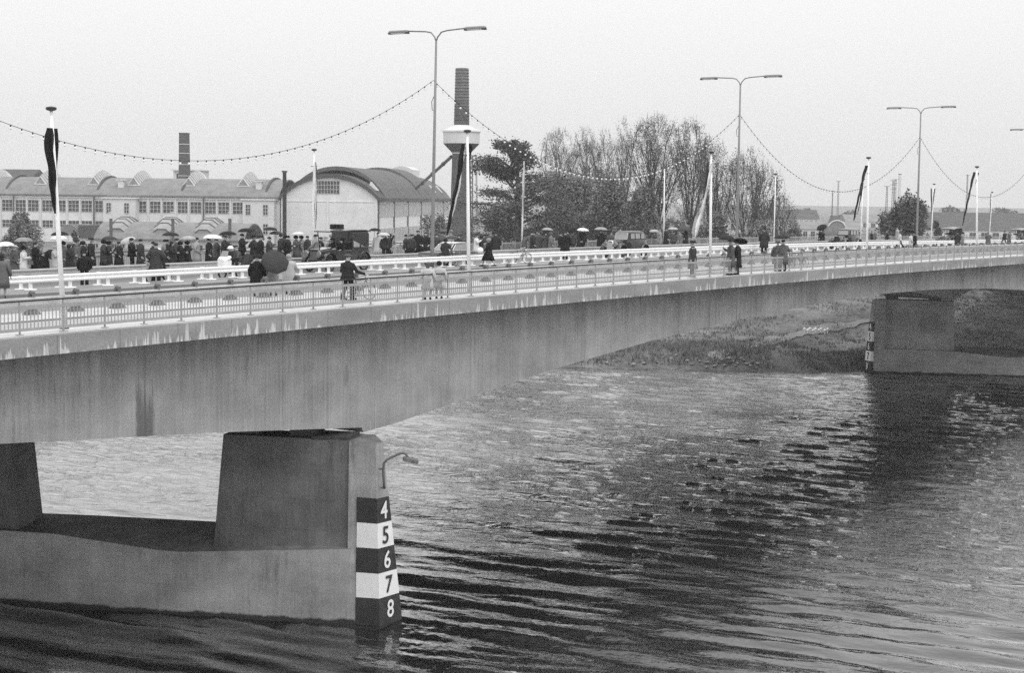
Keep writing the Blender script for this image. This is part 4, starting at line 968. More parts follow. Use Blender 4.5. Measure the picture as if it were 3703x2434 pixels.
def fan_tree(px, z, ybase, ytop, wpx, label, seed, stems=6, spread=.5, lean=0.0, dens=1.0, leaf='leafpale', lsize=.10, fork=.22, ground=GZ):
    rd = random.Random(seed); base = at_g(px, z, ground); H_ = zof(ytop, px, z) - ground; Wd = wpx / F * z
    root = empty('tree', base, TH - math.pi / 2, label, 'tree', 'thinly leaved fan shaped trees beyond the bridge')
    segs = []; tips = []
    def grow(p, d, L, r, dep):
        pts = [p]; n = 5
        for i in range(n):
            d = (d + Vector((rd.gauss(0, .07), rd.gauss(0, .07), .06 if dep else .02))).normalized(); p = p + d * L / n; pts.append(p)
            if dep < 3 and i >= (1 if dep else 0):
                for _ in range(2 if dep < 2 else 2):
                    if rd.random() < (.85 if dep < 2 else .8):
                        a = rd.uniform(0, 6.283); t_ = rd.uniform(.35, .8); s = Vector((math.cos(a), math.sin(a), 0)); grow(pts[-1], (d + s * t_).normalized(), L * rd.uniform(.35, .55) * (1 - .08 * i), r * .45, dep + 1)
            if dep >= 2 or i >= 3: tips.append((p, dep))
        segs.append((pts, r, dep))
    fh = H_ * fork
    t0 = [Vector((0, 0, 0)), Vector((lean * fh * .5, 0, fh * .5)), Vector((lean * fh, 0, fh))]
    for i in range(stems):
        a = 6.283 * i / stems + rd.uniform(-.3, .3); s = spread * rd.uniform(.5, 1.1); grow(t0[-1] - Vector((0, 0, fh * .25 * rd.random())), Vector((math.cos(a) * s + lean, math.sin(a) * s * .7, 1)).normalized(), H_ * rd.uniform(.5, .72), H_ * .0062, 0)
    allp = np.array([p for p, _ in tips]); zx = (H_ - fh) / max(.1, np.percentile(allp[:, 2], 99.5) - fh); x5, x95 = np.percentile(allp[:, 0], [1, 99]); xx = Wd / (x95 - x5) * .97
    zc0, hz0 = fh + .50 * (H_ - fh), .50 * (H_ - fh)
    def fit(p):
        q_ = Vector((p.x * (1 + (xx - 1) * min(1, p.z / fh / 1.5)), p.y * (1 + (xx - 1) * .8), p.z if p.z < fh else fh + (p.z - fh) * zx))
        if q_.z > zc0:
            e_ = ((q_.x / (Wd * .5)) ** 2 + (q_.y / (Wd * .5)) ** 2 + ((q_.z - zc0) / hz0) ** 2) ** .5
            if e_ > 1: q_ = Vector((q_.x / e_, q_.y / e_, zc0 + (q_.z - zc0) / e_))
        return q_
    m = MB(); m.tube(t0, [H_ * .018, H_ * .015, H_ * .013], 8)
    for pts, r, dep in segs:
        if (dep == 3 and rd.random() < .85) or (dep == 2 and rd.random() < .35): continue
        m.tube([fit(p) for p in pts], [r * (1 - .8 * i / 5) + .008 for i in range(6)], 5 if dep < 2 else 3, False)
    cs = []
    for p, dep in tips:
        q_ = fit(p)
        for _ in range(3): cs.append((q_.x + rd.gauss(0, .38), q_.y + rd.gauss(0, .38), q_.z + rd.gauss(0, .4)))
    rd.shuffle(cs); cs = cs[:int(Wd * (H_ - fh) * 34 * dens)]
    tw = m
    for _ in range(int(Wd * (H_ - fh) * 48 * dens)):             # fine haze of twig ends filling a rounded crown
        a = rd.uniform(0, 6.283); q_ = rd.uniform(0, 1) ** .45; el_ = rd.uniform(-1, 1); rr = math.sqrt(max(0, 1 - el_ * el_)) * q_ * (1 + .16 * math.sin(3 * a + seed) + .12 * math.sin(7 * el_ + a * 2)); zc_ = fh * 1.15 + (H_ - fh * 1.15) * (.5 + .5 * el_ * q_ ** .3) * rd.uniform(.94, 1)
        wz = min(1, .45 + 1.1 * (zc_ / H_)); x_, y_ = Wd * .5 * rr * math.cos(a) * wz, Wd * .42 * rr * math.sin(a) * wz
        if math.sin(x_ * 1.9 + seed) * math.cos(zc_ * 1.3 + 2 * x_) + rd.uniform(-.4, .9) < 0: continue
        cs.append((x_, y_, zc_))
        if _ % 5 == 0: tw.tube([(x_, y_, zc_), (x_ + rd.gauss(0, .2) + x_ * .06, y_ + rd.gauss(0, .2), zc_ + rd.uniform(.4, 1.0))], [.02, .01], 3, False)
    m.build('trunk', MT['barkfine'], root)
    leaves(cs, lsize, seed, 'crown', MT[leaf], root); return root
def bush(px, z, ytop, wpx, label, seed, hfrac=1.0, n=7000, leaf='leafmid', lsize=.21, ground=GZ, group=None, deep=.7, lobes=13, name='shrub', cat='shrub'):
    rd = np.random.default_rng(seed); base = at_g(px, z, ground); H_ = zof(ytop, px, z) - ground; Wd = wpx / F * z
    root = empty(name, base, TH - math.pi / 2, label, cat, group); m = MB(); cs = []
    for i in range(lobes):
        a = rd.uniform(0, 6.283); rr = rd.uniform(0, .34) * Wd; cz = H_ * rd.uniform(.25, .78) * (1 - .45 * (rr / (.34 * Wd)) ** 2); cx, cy = rr * math.cos(a), rr * math.sin(a) * deep
        R_ = Wd * rd.uniform(.16, .26); m.tube([(cx * .1, cy * .1, 0), (cx * .6, cy * .6, cz * .5), (cx, cy, cz)], [H_ * .018, H_ * .012, .04], 5, False)
        for _ in range(4): 
            e_ = Vector((cx, cy, cz)) + Vector(rd.normal(0, .5, 3)) * R_; m.tube([(cx * .7, cy * .7, cz * .6), e_], [.06, .02], 4, False)
        k_ = int(n * 1.8) // lobes; u_ = rd.normal(size=(k_, 3)); u_ /= np.linalg.norm(u_, axis=1)[:, None]; rad = rd.uniform(.25, 1, (k_, 1)) ** .5
        cl = .72 + .28 * np.sin(u_[:, :1] * 5 + i) * np.cos(u_[:, 1:2] * 4 + 2 * i) + rd.normal(0, .06, (k_, 1))
        c_ = u_ * rad * cl * np.array([R_ * 1.15, R_ * 1.15 * deep, min(R_, H_ * .32)]) + np.array([cx, cy, cz]); c_[:, 2] = np.clip(c_[:, 2], .1, None); cs.append(c_)
    cs = np.concatenate(cs); mz = np.percentile(cs[:, 2], 99.7); cs[:, 2] *= H_ / mz
    m.build('trunk', MT['bark'], root); leaves(cs, lsize, seed, 'crown', MT[leaf], root, .8); return root
def layer_tree(px, z, ytop, wpx, label, seed, n=9000, leaf='leafdark', ground=GZ, lsize=.22, zlow=.12):
    rd = random.Random(seed); base = at_g(px, z, ground); H_ = zof(ytop, px, z) - ground; Wd = wpx / F * z
    root = empty('tree', base, TH - math.pi / 2, label, 'tree'); m = MB(); cs = []
    m.tube([(0, 0, 0), (.2, 0, H_ * .45), (0, .1, H_ * .95)], [H_ * .028, H_ * .02, .05], 8)
    for i in range(46):
        t_ = zlow + (1 - zlow) * (i / 45) ** .85; a = rd.uniform(0, 6.283); L = Wd * .5 * (1.0 - t_ ** 3.0 * .9) * rd.uniform(.55, 1.15) + .15; p0 = Vector((H_ * .04 * math.sin(t_ * 5), 0, H_ * t_ * .86)); e_ = p0 + Vector((math.cos(a) * L, math.sin(a) * L * .8, H_ * rd.uniform(.03, .13)))
        mid_ = p0.lerp(e_, .5) + Vector((0, 0, H_ * .03)); m.tube([p0, mid_, e_], [H_ * .009, H_ * .006, .03], 5, False)
        for k_ in range(n // 46):
            s = rd.uniform(.2, 1.05) ** .8; c_ = p0.lerp(e_, s) + Vector((0, 0, H_ * .03 * math.sin(3.14 * s))); w = .13 * L + .1
            cs.append((c_.x + rd.gauss(0, w), c_.y + rd.gauss(0, w), c_.z + rd.gauss(0, .28) - abs(rd.gauss(0, .4))))
    m.build('trunk', MT['bark'], root); leaves(cs, lsize, seed, 'crown', MT[leaf], root, .4); return root
layer_tree(1868, 232, 476, 590, 'dark feathery tree right of the water tower', 11, 30000, ground=4, lsize=.17)
fan_tree(2020, 300, 880, 455, 150, 'tall bare branched tree rising behind the dark feathery tree', 21, 4, .3, 0, 1.0)
fan_tree(2110, 300, 880, 450, 130, 'tall thin tree in the middle of the three behind the round bushes', 22, 4, .3, 0, 1.0)
fan_tree(2180, 305, 880, 458, 120, 'tall thin tree at the right of the three behind the round bushes', 23, 4, .28, 0, .9)
fan_tree(2248, 285, 880, 412, 75, 'narrow upright tree left of the broad fan shaped tree', 24, 3, .2, .02, 1.0)
fan_tree(2368, 240, 880, 402, 215, 'broad fan shaped tree with a dark trunk above the grey vintage saloon', 25, 8, .5, 0, 1.3, fork=.3)
fan_tree(2490, 238, 880, 422, 150, 'tall fan shaped tree with two stems left of the white banner', 26, 5, .32, .04, 1.2, fork=.3)
fan_tree(2575, 250, 880, 480, 150, 'fan shaped tree behind the white banner and second street lamp', 27, 6, .45, .05, 1.0, fork=.2)
fan_tree(2712, 226, 880, 522, 215, 'wide low forking fan shaped tree right of the second street lamp', 28, 8, .65, .03, 1.3, fork=.14)
fan_tree(2830, 245, 880, 690, 110, 'small pale tree at the right end of the row of fan shaped trees', 29, 5, .6, 0, 1.0, fork=.2)
for (px, yt, w, z, lb, sd_, lf, n) in [(2040, 630, 300, 246, 'large round grey bush below the string of bulbs, left one', 31, 'leafmid', 14000), (2200, 640, 300, 243, 'large round grey bush below the string of bulbs, middle one', 32, 'leafmid', 14000),
    (2330, 680, 210, 236, 'large round bush left of the broad fan shaped tree trunk', 33, 'leafmid', 7000), (1800, 760, 200, 225, 'low dark shrub at the foot of the dark feathery tree', 34, 'leafdark', 5000), (1960, 790, 180, 215, 'low dark shrub behind the woman in the white coat', 35, 'leafdark', 4000),
    (2120, 780, 220, 222, 'low shrub behind the pale umbrellas', 36, 'leafdark', 4500), (2290, 790, 220, 220, 'low dark shrub behind the grey vintage saloon', 37, 'leafdark', 4500), (2450, 790, 200, 222, 'low shrub behind the pair of pale umbrellas', 38, 'leafmid', 4000),
    (2590, 775, 200, 232, 'low shrub behind the white banner', 39, 'leafmid', 4000), (2740, 800, 190, 218, 'low shrub under the wide forking tree', 40, 'leafmid', 3500), (2870, 818, 130, 235, 'low shrub at the right end of the tree row', 42, 'leafmid', 2500)]:
    bush(px, z, yt, w, lb, sd_, n=n, leaf=lf, group='shrubs between the trees')
bush(3275, 245, 712, 245, 'dark dense round tree at the right with a ragged crown', 51, n=12000, leaf='leafdark', name='tree', cat='tree', lobes=14)
bush(3390, 255, 800, 60, 'small bush against the left end of the long right hall', 52, n=1500, leaf='leafdark')
bush(70, 235, 772, 190, 'large leafy bush below the factory at the left edge', 53, n=7000, leaf='leafmid')
bush(272, 228, 838, 60, 'small dark bush between the spectators and low workshops', 54, n=1600, leaf='leafdark')
fan_tree(1572, 260, 880, 765, 110, 'young sapling against the side wall of the arched hall', 55, 4, .7, 0, .7, 'leafmid', .22, .2)
for i, (px, yt, w, z) in enumerate([(2900, 758, 160, 700), (3060, 765, 120, 760), (3450, 752, 200, 800), (3620, 755, 190, 820)]):
    bush(px, z, yt, w, ['hazy clump of trees left of the slim distant mast', 'hazy clump of trees above the black saloon car', 'hazy distant trees above the long right hall, left clump', 'hazy distant trees above the long right hall, right clump'][i], 60 + i, n=1800, lsize=1.0, leaf='leafmid', group='hazy distant trees', ground=3, name='tree', cat='tree')

# ------------------------------------------------------------------ people
# local frame: facing +X, left hand towards +Y, 1.75 m tall
POSE = {}
def pose(name, **kw):
    b = dict(pelvis=(0, 0, .93), spine=(0, 0, 1.14), chest=(0, 0, 1.33), neck=(.0, 0, 1.49), head=(.02, 0, 1.645),
             elR=(-.02, -.27, 1.14), wrR=(.06, -.27, .90), elL=(-.02, .27, 1.14), wrL=(.06, .27, .90),
             knR=(.03, -.1, .5), anR=(0, -.1, .09), knL=(.03, .1, .5), anL=(0, .1, .09))
    b.update(kw); POSE[name] = b
pose('stand')
pose('pockets', elR=(-.08, -.31, 1.15), wrR=(.12, -.2, .98), elL=(-.08, .31, 1.15), wrL=(.12, .2, .98))
pose('folded', elR=(.05, -.27, 1.12), wrR=(.24, .02, 1.18), elL=(.05, .27, 1.12), wrL=(.26, -.02, 1.14))
pose('hold', elR=(.06, -.27, 1.16), wrR=(.25, -.16, 1.34), elL=(-.02, .27, 1.14), wrL=(.08, .25, .92))
pose('raise', elR=(.12, -.3, 1.42), wrR=(.22, -.24, 1.68))
pose('walk', knR=(.2, -.09, .53), anR=(.3, -.09, .12), knL=(-.1, .09, .5), anL=(-.34, .09, .16), elR=(-.16, -.26, 1.17), wrR=(-.12, -.28, .94), elL=(.12, .26, 1.16), wrL=(.26, .24, .98))
pose('lean', spine=(.1, 0, 1.1), chest=(.26, 0, 1.22), neck=(.42, 0, 1.3), head=(.53, 0, 1.4), elR=(.3, -.25, .98), wrR=(.48, -.2, .85), elL=(.3, .25, .98), wrL=(.48, .2, .85))
pose('sit', pelvis=(0, 0, .80), spine=(.04, 0, 1.0), chest=(.1, 0, 1.2), neck=(.14, 0, 1.36), head=(.18, 0, 1.515), knR=(.42, -.2, .72), anR=(.3, -.18, .32), knL=(.42, .2, .72), anL=(.3, .18, .32), elR=(.3, -.28, 1.02), wrR=(.52, -.28, 1.0), elL=(.3, .28, 1.02), wrL=(.52, .28, 1.0))
pose('push', elR=(.12, -.28, 1.12), wrR=(.42, -.34, 1.03), elL=(.05, .27, 1.12), wrL=(.4, .2, 1.03), knR=(.1, -.09, .51), anR=(.14, -.09, .1), knL=(-.03, .09, .5), anL=(-.16, .09, .12))
BODY = {}
def V(t): return Vector(t)
def skin_body(pn_):
    if pn_ in BODY: return BODY[pn_]
    b = {k_: V(v) for k_, v in POSE[pn_].items()}; vs = []; es = []; rs = []
    def add(p, r, par=None):
        vs.append(tuple(p)); rs.append(r); i = len(vs) - 1
        if par is not None: es.append((par, i))
        return i
    pe = add(b['pelvis'], (.14, .1)); sp = add(b['spine'], (.125, .09), pe); ch_ = add(b['chest'], (.15, .1), sp); nk = add(b['neck'], (.055, .055), ch_)
    hd = (b['head'] - b['neck']).normalized(); h1 = add(b['neck'] + hd * .07, (.06, .06), nk); h2 = add(b['head'] - hd * .01, (.08, .088), h1); h3 = add(b['head'] + hd * .07, (.07, .08), h2)
    fw = Vector((1, 0, 0)); nose = add(b['head'] + fw * .098 - hd * .01, (.016, .016), h2)
    for s, el, wr, kn, an in ((-1, 'elR', 'wrR', 'knR', 'anR'), (1, 'elL', 'wrL', 'knL', 'anL')):
        shp = b['chest'] + Vector((0, s * .175, .09)); sh = add(shp, (.062, .062), ch_); e_ = add(b[el], (.043, .043), sh); w_ = add(b[wr], (.028, .028), e_)
        fd_ = (b[wr] - b[el]).normalized(); pl_ = add(b[wr] + fd_ * .06, (.034, .018), w_)
        side = Vector((0, 0, 1)).cross(fd_) if abs(fd_.z) < .8 else Vector((0, 1, 0)).cross(fd_); side.normalize(); dn = Vector((0, 0, -1)) if abs(fd_.z) < .8 else Vector((1, 0, 0)) 
        for f_ in range(4):
            o_ = side * (.024 * (f_ - 1.5)); L = (.075, .085, .08, .062)[f_]
            a = add(b[wr] + fd_ * .1 + o_, (.009, .009), pl_); c = add(b[wr] + fd_ * (.1 + L * .55) + o_ + dn * .014, (.008, .008), a); add(b[wr] + fd_ * (.1 + L * .8) + o_ + dn * .04, (.007, .007), c)
        t1 = add(b[wr] + fd_ * .05 - side * .045 * s, (.01, .01), pl_); add(b[wr] + fd_ * .085 - side * .055 * s + dn * .02, (.009, .009), t1)
        hp = add(b['pelvis'] + Vector((0, s * .095, -.05)), (.09, .09), pe); k_ = add(b[kn], (.058, .058), hp); a_ = add(b[an], (.038, .038), k_); add(b[an] + Vector((.13, 0, -.055)), (.04, .028), a_)
    me = bpy.data.meshes.new('person'); me.from_pydata(vs, es, []); o = bpy.data.objects.new('tmp', me); C.objects.link(o)
    sk_ = o.modifiers.new('s', 'SKIN'); sk_.use_smooth_shade = True; o.modifiers.new('d', 'SUBSURF').levels = 1
    for i, r in enumerate(rs): me.skin_vertices[0].data[i].radius = r
    me.skin_vertices[0].data[0].use_root = True
    bpy.context.view_layer.update(); m2 = bpy.data.meshes.new_from_object(o.evaluated_get(bpy.context.evaluated_depsgraph_get())); bpy.data.objects.remove(o)
    m2.name = 'person'; m2.materials.clear(); m2.materials.append(MT['skin']); BODY[pn_] = m2; return m2
CL = {}
def finish(m, nm): 
    o = m.build(nm, MT['skin'], smooth=True); me = o.data; bpy.data.objects.remove(o); return me
def ring_at(c, rx, ry, tilt=0.0, n=14, ph=0, wob=0.0):
    out = []; rx *= 1.1; ry *= 1.1
    for k_ in range(n):
        a = 6.2832 * k_ / n; w = 1 + wob * math.sin(a * 5 + ph); x = math.cos(a) * rx * w; y = math.sin(a) * ry * w
        out.append(Vector((c[0] + x * math.cos(tilt), c[1] + y, c[2] + x * math.sin(tilt))))
    return out
def coat_mesh(pn_, kind):
    key = ('coat', pn_, kind)
    if key in CL: return CL[key]
    b = {k_: V(v) for k_, v in POSE[pn_].items()}; m = MB(); pe, sp, ch_, nk = b['pelvis'], b['spine'], b['chest'], b['neck']
    hem = {'long': .40, 'knee': .48, 'jacket': .80, 'dress': .52}[kind]; k_ = 1.0 if kind != 'knee' else .93
    dirc = (nk - sp).normalized(); tl = -math.atan2(dirc.x, dirc.z)
    R = []
    if pn_ == 'sit':
        R.append(ring_at((pe.x + .02, 0, pe.z - .1), .17, .2, 0)); 
    else:
        kx = (b['knR'].x + b['knL'].x) / 2; sx = abs(b['knR'].x - b['knL'].x)
        R.append(ring_at((kx * .7 - .02, 0, hem), .19 * k_ + sx * .45, .245 * k_, 0, wob=.07)); 
        if hem < .7: R.append(ring_at((kx * .4, 0, .68), .172 * k_ + sx * .25, .225 * k_, 0, wob=.04))
    R.append(ring_at((pe.x, 0, pe.z + .03), .155 * k_, .205 * k_, tl * .3)); R.append(ring_at((sp.x, 0, sp.z), .138 * k_, .185 * k_, tl * .7)); R.append(ring_at(ch_ + dirc * -.02, .15 * k_, .215 * k_, tl))
    R.append(ring_at(ch_ + dirc * .07, .138 * k_, .232 * k_, tl)); R.append(ring_at(ch_ + dirc * .125, .105, .175 * k_, tl)); R.append(ring_at(nk + dirc * .0, .072, .085, tl)); R.append(ring_at(nk + dirc * .05, .075, .08, tl))
    m.loft(R)
    for s, el, wr in ((-1, 'elR', 'wrR'), (1, 'elL', 'wrL')):
        sh = ch_ + Vector((0, s * .155, .085)); mid_ = b[el]; m.tube([sh - Vector((0, s * .05, .02)), sh + Vector((0, s * .035, -.02)), sh.lerp(mid_, .5), mid_, mid_.lerp(b[wr], .5), b[wr] + (b[wr] - mid_) * .06], [.07, .08, .073, .066, .058, .052], 8)
    CL[key] = finish(m, 'coat'); return CL[key]
def trousers_mesh(pn_, thin=False):
    key = ('tr', pn_, thin)
    if key in CL: return CL[key]
    b = {k_: V(v) for k_, v in POSE[pn_].items()}; m = MB(); f_ = 1.0
    for s, kn, an in ((-1, 'knR', 'anR'), (1, 'knL', 'anL')):
        hp = b['pelvis'] + Vector((0, s * .09, -.02)); r = (.098, .085, .078, .07, .075) if not thin else (.09, .07, .062, .05, .042)
        m.tube([hp, hp.lerp(b[kn], .5), b[kn], b[kn].lerp(b[an], .5), b[an] + Vector((0, 0, -.03))], list(r), 8)
    CL[key] = finish(m, 'trousers'); return CL[key]
def shoes_mesh(pn_):
    key = ('sh', pn_)
    if key in CL: return CL[key]
    b = {k_: V(v) for k_, v in POSE[pn_].items()}; m = MB()
    for an in ('anR', 'anL'):
        a = b[an]; z0 = a.z - .09; m.loft([[(a.x - .08, a.y + s * .035, z0 + h_) for s, h_ in ((-1, .0), (1, .0), (1, .09), (-1, .09))], [(a.x + .06, a.y + s * .05, z0 + h_) for s, h_ in ((-1, 0), (1, 0), (.8, .1), (-.8, .1))], [(a.x + .2, a.y + s * .035, z0 + h_) for s, h_ in ((-1, 0), (1, 0), (.8, .045), (-.8, .045))]])
    CL[key] = finish(m, 'shoes'); return CL[key]
def head_mesh(pn_, kind):
    key = ('hd', pn_, kind)
    if key in CL: return CL[key]
    h = V(POSE[pn_]['head']); m = MB(); c = h + Vector((-.012, 0, .02))
    if kind in ('hair', 'bighair', 'longhair'):
        k_ = 1.28 if kind == 'bighair' else 1.0
        m.ellip((c.x - .012, 0, c.z + .025), (.104 * k_, .09 * k_, .1 * k_), 12, 8, -.25 if kind == 'hair' else -.75)
        if kind == 'longhair': m.ellip((c.x - .045, 0, c.z - .07), (.075, .085, .13), 10, 6)
    elif kind == 'scarf':
        m.ellip((c.x - .02, 0, c.z + .015), (.112, .105, .125), 12, 8, -.9); m.ellip((c.x - .03, 0, c.z - .12), (.1, .1, .07), 10, 5)
    elif kind == 'hat':
        z = c.z + .055; m.loft([ring_at((c.x, 0, z), .17, .155), ring_at((c.x, 0, z + .014), .172, .157), ring_at((c.x, 0, z + .018), .112, .1), ring_at((c.x, 0, z + .09), .108, .094), ring_at((c.x, 0, z + .12), .085, .062)])
    elif kind == 'cap':
        z = c.z + .045; m.loft([ring_at((c.x, 0, z), .108, .1), ring_at((c.x, 0, z + .04), .125, .118), ring_at((c.x, 0, z + .085), .09, .085)]); m.loft([[(c.x + .08, -.07, z), (c.x + .08, .07, z), (c.x + .08, .07, z + .018), (c.x + .08, -.07, z + .018)], [(c.x + .175, -.045, z - .01), (c.x + .175, .045, z - .01), (c.x + .175, .045, z), (c.x + .175, -.045, z)]])
    elif kind == 'helmet':
        z = c.z + .0; m.ellip((c.x, 0, c.z + .03), (.135, .125, .125), 12, 8, -.25); m.loft([ring_at((c.x + .01, 0, c.z), .155, .14), ring_at((c.x + .01, 0, c.z + .015), .15, .135)])
    CL[key] = finish(m, 'hat'); return CL[key]
def person(loc, heading, h, pn_, coat, cg, legs, lg, head, hg, label, group=None, rz_is_world=True):
    o = obj(skin_body(pn_), 'person', None, loc); s = h / 1.75; o.scale = (s * 1.22, s * 1.22, s); o.rotation_euler = (0, 0, heading)
    tag(o, label, 'person', group)
    obj(coat_mesh(pn_, coat), 'coat' if coat != 'jacket' else 'jacket', o, mat=cloth(cg))
    if legs == 'tr': obj(trousers_mesh(pn_), 'trousers', o, mat=cloth(lg))
    obj(shoes_mesh(pn_), 'shoes', o, mat=cloth(.015))
    obj(head_mesh(pn_, head), 'hair' if 'hair' in head else ('headscarf' if head == 'scarf' else ('helmet' if head == 'helmet' else 'hat')), o, mat=cloth(hg))
    return o
def hand_of(o, pn_, side='wrR'):
    w = V(POSE[pn_][side]); e_ = V(POSE[pn_]['el' + side[2]]); w = w + (w - e_).normalized() * .09
    return Matrix.Translation(o.location) @ Matrix.Rotation(o.rotation_euler.z, 4, 'Z') @ Matrix.Diagonal((o.scale.x, o.scale.y, o.scale.z, 1)) @ w
def umbrella(canopy_c, hand, R_, shade, label, tilt=(0, 0), depth=.42, group='umbrellas held by the spectators', trans=False):
    # canopy_c = world position of the ferrule, hand = world position of the grip
    top = Vector(canopy_c); ax = (top - Vector(hand)); L = ax.length; ax.normalize()
    cax = Vector((tilt[0], tilt[1], 1)).normalized() if tilt != (0, 0) else Vector((ax.x * .12, ax.y * .12, 1)).normalized()
    root = empty('umbrella', top, 0, label, 'umbrella', group)
    Q = cax.to_track_quat('Z', 'Y').to_matrix().to_4x4(); n = 8; sub_ = 4; m = MB(); rings = []
    for j in range(7):
        t_ = j / 6; r = R_ * math.sin(t_ * 1.35) / math.sin(1.35); zz_ = -R_ * depth * 2 * (1 - math.cos(t_ * 1.35)) / (1 - math.cos(1.35)) * .5
        row = []
        for k_ in range(n * sub_):
            a = 6.2832 * k_ / (n * sub_); f_ = abs(math.sin(math.pi * (k_ % sub_) / sub_)); rr = r * (1 - .075 * f_ * t_); row.append(Q @ Vector((rr * math.cos(a), rr * math.sin(a), zz_ + .03 * f_ * t_ * R_)))
        rings.append(row)
    m.loft(rings[1:], False, True); top_ = len(m.v); m.v.append(tuple(Q @ Vector((0, 0, 0)))); nn_ = n * sub_
    m.f += [(top_, (k_ + 1) % nn_, k_) for k_ in range(nn_)]; m.mi += [0] * nn_
    ns_ = len(m.v); m.v += [tuple(Vector(v) - cax * .012) for v in m.v[:ns_]]; f2 = [tuple(reversed([a + ns_ for a in f])) for f in m.f]; m.mi += [0] * len(f2); m.f += f2
    m.build('canopy', cloth(shade), root)
    m = MB()
    for k_ in range(n): 
        a = 6.2832 * k_ / n; m.tube([Q @ Vector((.0, 0, -.02)), Q @ Vector((R_ * .55 * math.cos(a), R_ * .55 * math.sin(a), -R_ * depth * .3)), Q @ Vector((R_ * .985 * math.cos(a), R_ * .985 * math.sin(a), -R_ * depth - .01))], .006, 4, False)
    m.build('rib', MT['darksteel'], root)
    sh = MB().tube([Vector((0, 0, 0)) + cax * .06, Vector((0, 0, 0)), -cax * .1 * L - ax * L * .12, -ax * L * 1.0], .01, 6).build('shaft', MT['darksteel'], root)
    MB().tube([-ax * (L - .03), -ax * (L + .1)], .018, 6).build('handle', MT['black'], root)
    return root
def plane_pt(px, py, Y): return ySec(Y, px, py)
CAMDIR = math.atan2(-f0.y, -f0.x)                                  # heading towards the photographer
HD = dict(cam=CAMDIR, away=CAMDIR + math.pi, right=TH - math.pi / 2, left=TH + math.pi / 2, road=-math.pi / 2, rl=-math.pi / 2 - .7, rr=-math.pi / 2 + .7, along=0.0, back=math.pi, far=math.pi / 2)
PEOPLE = {}
def put(key, px, py, Yd, h, pn_, hd, coat, cg, legs, lg, head, hg, label, foot=None, z0=0.0):
    # stands where its head top is seen at (px, py); Yd None = find the distance from its height
    hh_ = h * (1.0 if pn_ != 'sit' else .93)
    if foot is not None:
        P_ = on_deck(px, foot, z0); k_ = pix(P_)[2]; h = (foot - py) / F * k_ * .985 / (1.0 if pn_ != 'lean' else .83)
    elif Yd is None:
        P_ = on_deck(px, py, hh_ * (.86 if pn_ == 'lean' else 1.015)); X = P_.x; Y = min(67.7, max(64.2, P_.y)); X = xat(px, Y, .9); P_ = Vector((X, Y, deck(X)))
        T_ = plane_pt(px, py, Y).z - deck(X); h = max(h * .9, min(h * 1.1, T_ / (.86 if pn_ == 'lean' else 1.015)))
    else:
        X = xat(px, Yd, .9); P_ = Vector((X, Yd, deck(X)))
        T_ = plane_pt(px, py, Yd).z - deck(X) - z0; h = max(h * .85, min(h * 1.15, T_ / 1.015))
    P_ = Vector((P_.x, P_.y, deck(P_.x) + z0))
    hd = HD[hd] if isinstance(hd, str) else hd
    o = person(P_, hd, h, pn_, coat, cg, legs, lg, head, hg, label)
    PEOPLE[key] = (o, pn_); return o
def r1(x, y, ox=0, oy=750): return ox + x / 3.127, oy + y / 3.127
D = .02
# far footpath, left to right (photo regions measured at 3.127x)
def FPp(key, x, y, ox, oy, h, pn_, hd, coat, cg, legs, lg, head, hg, label, Y=None):
    px, py = r1(x, y, ox, oy); return put(key, px, py, Y, h, pn_, hd, coat, cg, legs, lg, head, hg, label)
FPp('a1', 160, 432, 0, 750, 1.75, 'pockets', 'rr', 'long', .09, 'tr', .05, 'cap', .5, 'man in grey coat and pale cap beside the woman with the white coat')
FPp('a2', 268, 440, 0, 750, 1.62, 'folded', 'rr', 'knee', .62, '', 0, 'bighair', .02, 'woman in a white coat carrying a handbag at the left end')
FPp('a3', 400, 392, 0, 750, 1.8, 'folded', 'rr', 'long', .014, 'tr', D, 'hair', .03, 'man in a black overcoat with folded hands left of the leaning figure')
FPp('a4', 500, 448, 0, 750, 1.75, 'lean', 'right', 'long', .018, 'tr', D, 'hair', .02, 'dark coated figure leaning over the guard rail left of the first flagpole')
FPp('a5', 622, 425, 0, 750, 1.65, 'hold', 'rr', 'knee', .42, '', 0, 'scarf', .4, 'woman in a light coat under the white umbrella at the first flagpole')
FPp('a6', 715, 385, 0, 750, 1.72, 'stand', 'rr', 'long', .1, 'tr', .05, 'bighair', .015, 'dark haired person in grey coat just right of the first flagpole')
FPp('a7', 785, 415, 0, 750, 1.64, 'folded', 'rr', 'long', .03, '', 0, 'scarf', .03, 'woman in dark coat and headscarf right of the first flagpole')
FPp('a8', 868, 375, 0, 750, 1.76, 'stand', 'rr', 'long', .11, 'tr', .04, 'hat', .03, 'man with narrow brimmed hat and grey coat left of the bowler hatted man')
FPp('a9', 1030, 356, 0, 750, 1.83, 'stand', 'rr', 'long', .025, 'tr', D, 'hat', .02, 'tall man in dark hat and long dark coat behind the boy in black')
FPp('a10', 1175, 370, 0, 750, 1.68, 'folded', 'rr', 'long', .05, '', 0, 'bighair', .012, 'woman with large dark hairdo and long dark coat')
FPp('a11', 1228, 385, 0, 750, 1.66, 'folded', 'rr', 'knee', .035, '', 0, 'bighair', .02, 'woman in short dark coat close beside the large dark hairdo')
FPp('a12', 1490, 345, 0, 750, 1.84, 'folded', 'rr', 'jacket', .02, 'tr', D, 'hair', .015, 'man in dark suit and pale tie with folded hands left of the motorcycle')
FPp('a13', 1592, 358, 0, 750, 1.8, 'stand', 'rr', 'long', .04, 'tr', D, 'hair', .02, 'man in charcoal coat shoulder to shoulder with the dark suited man')
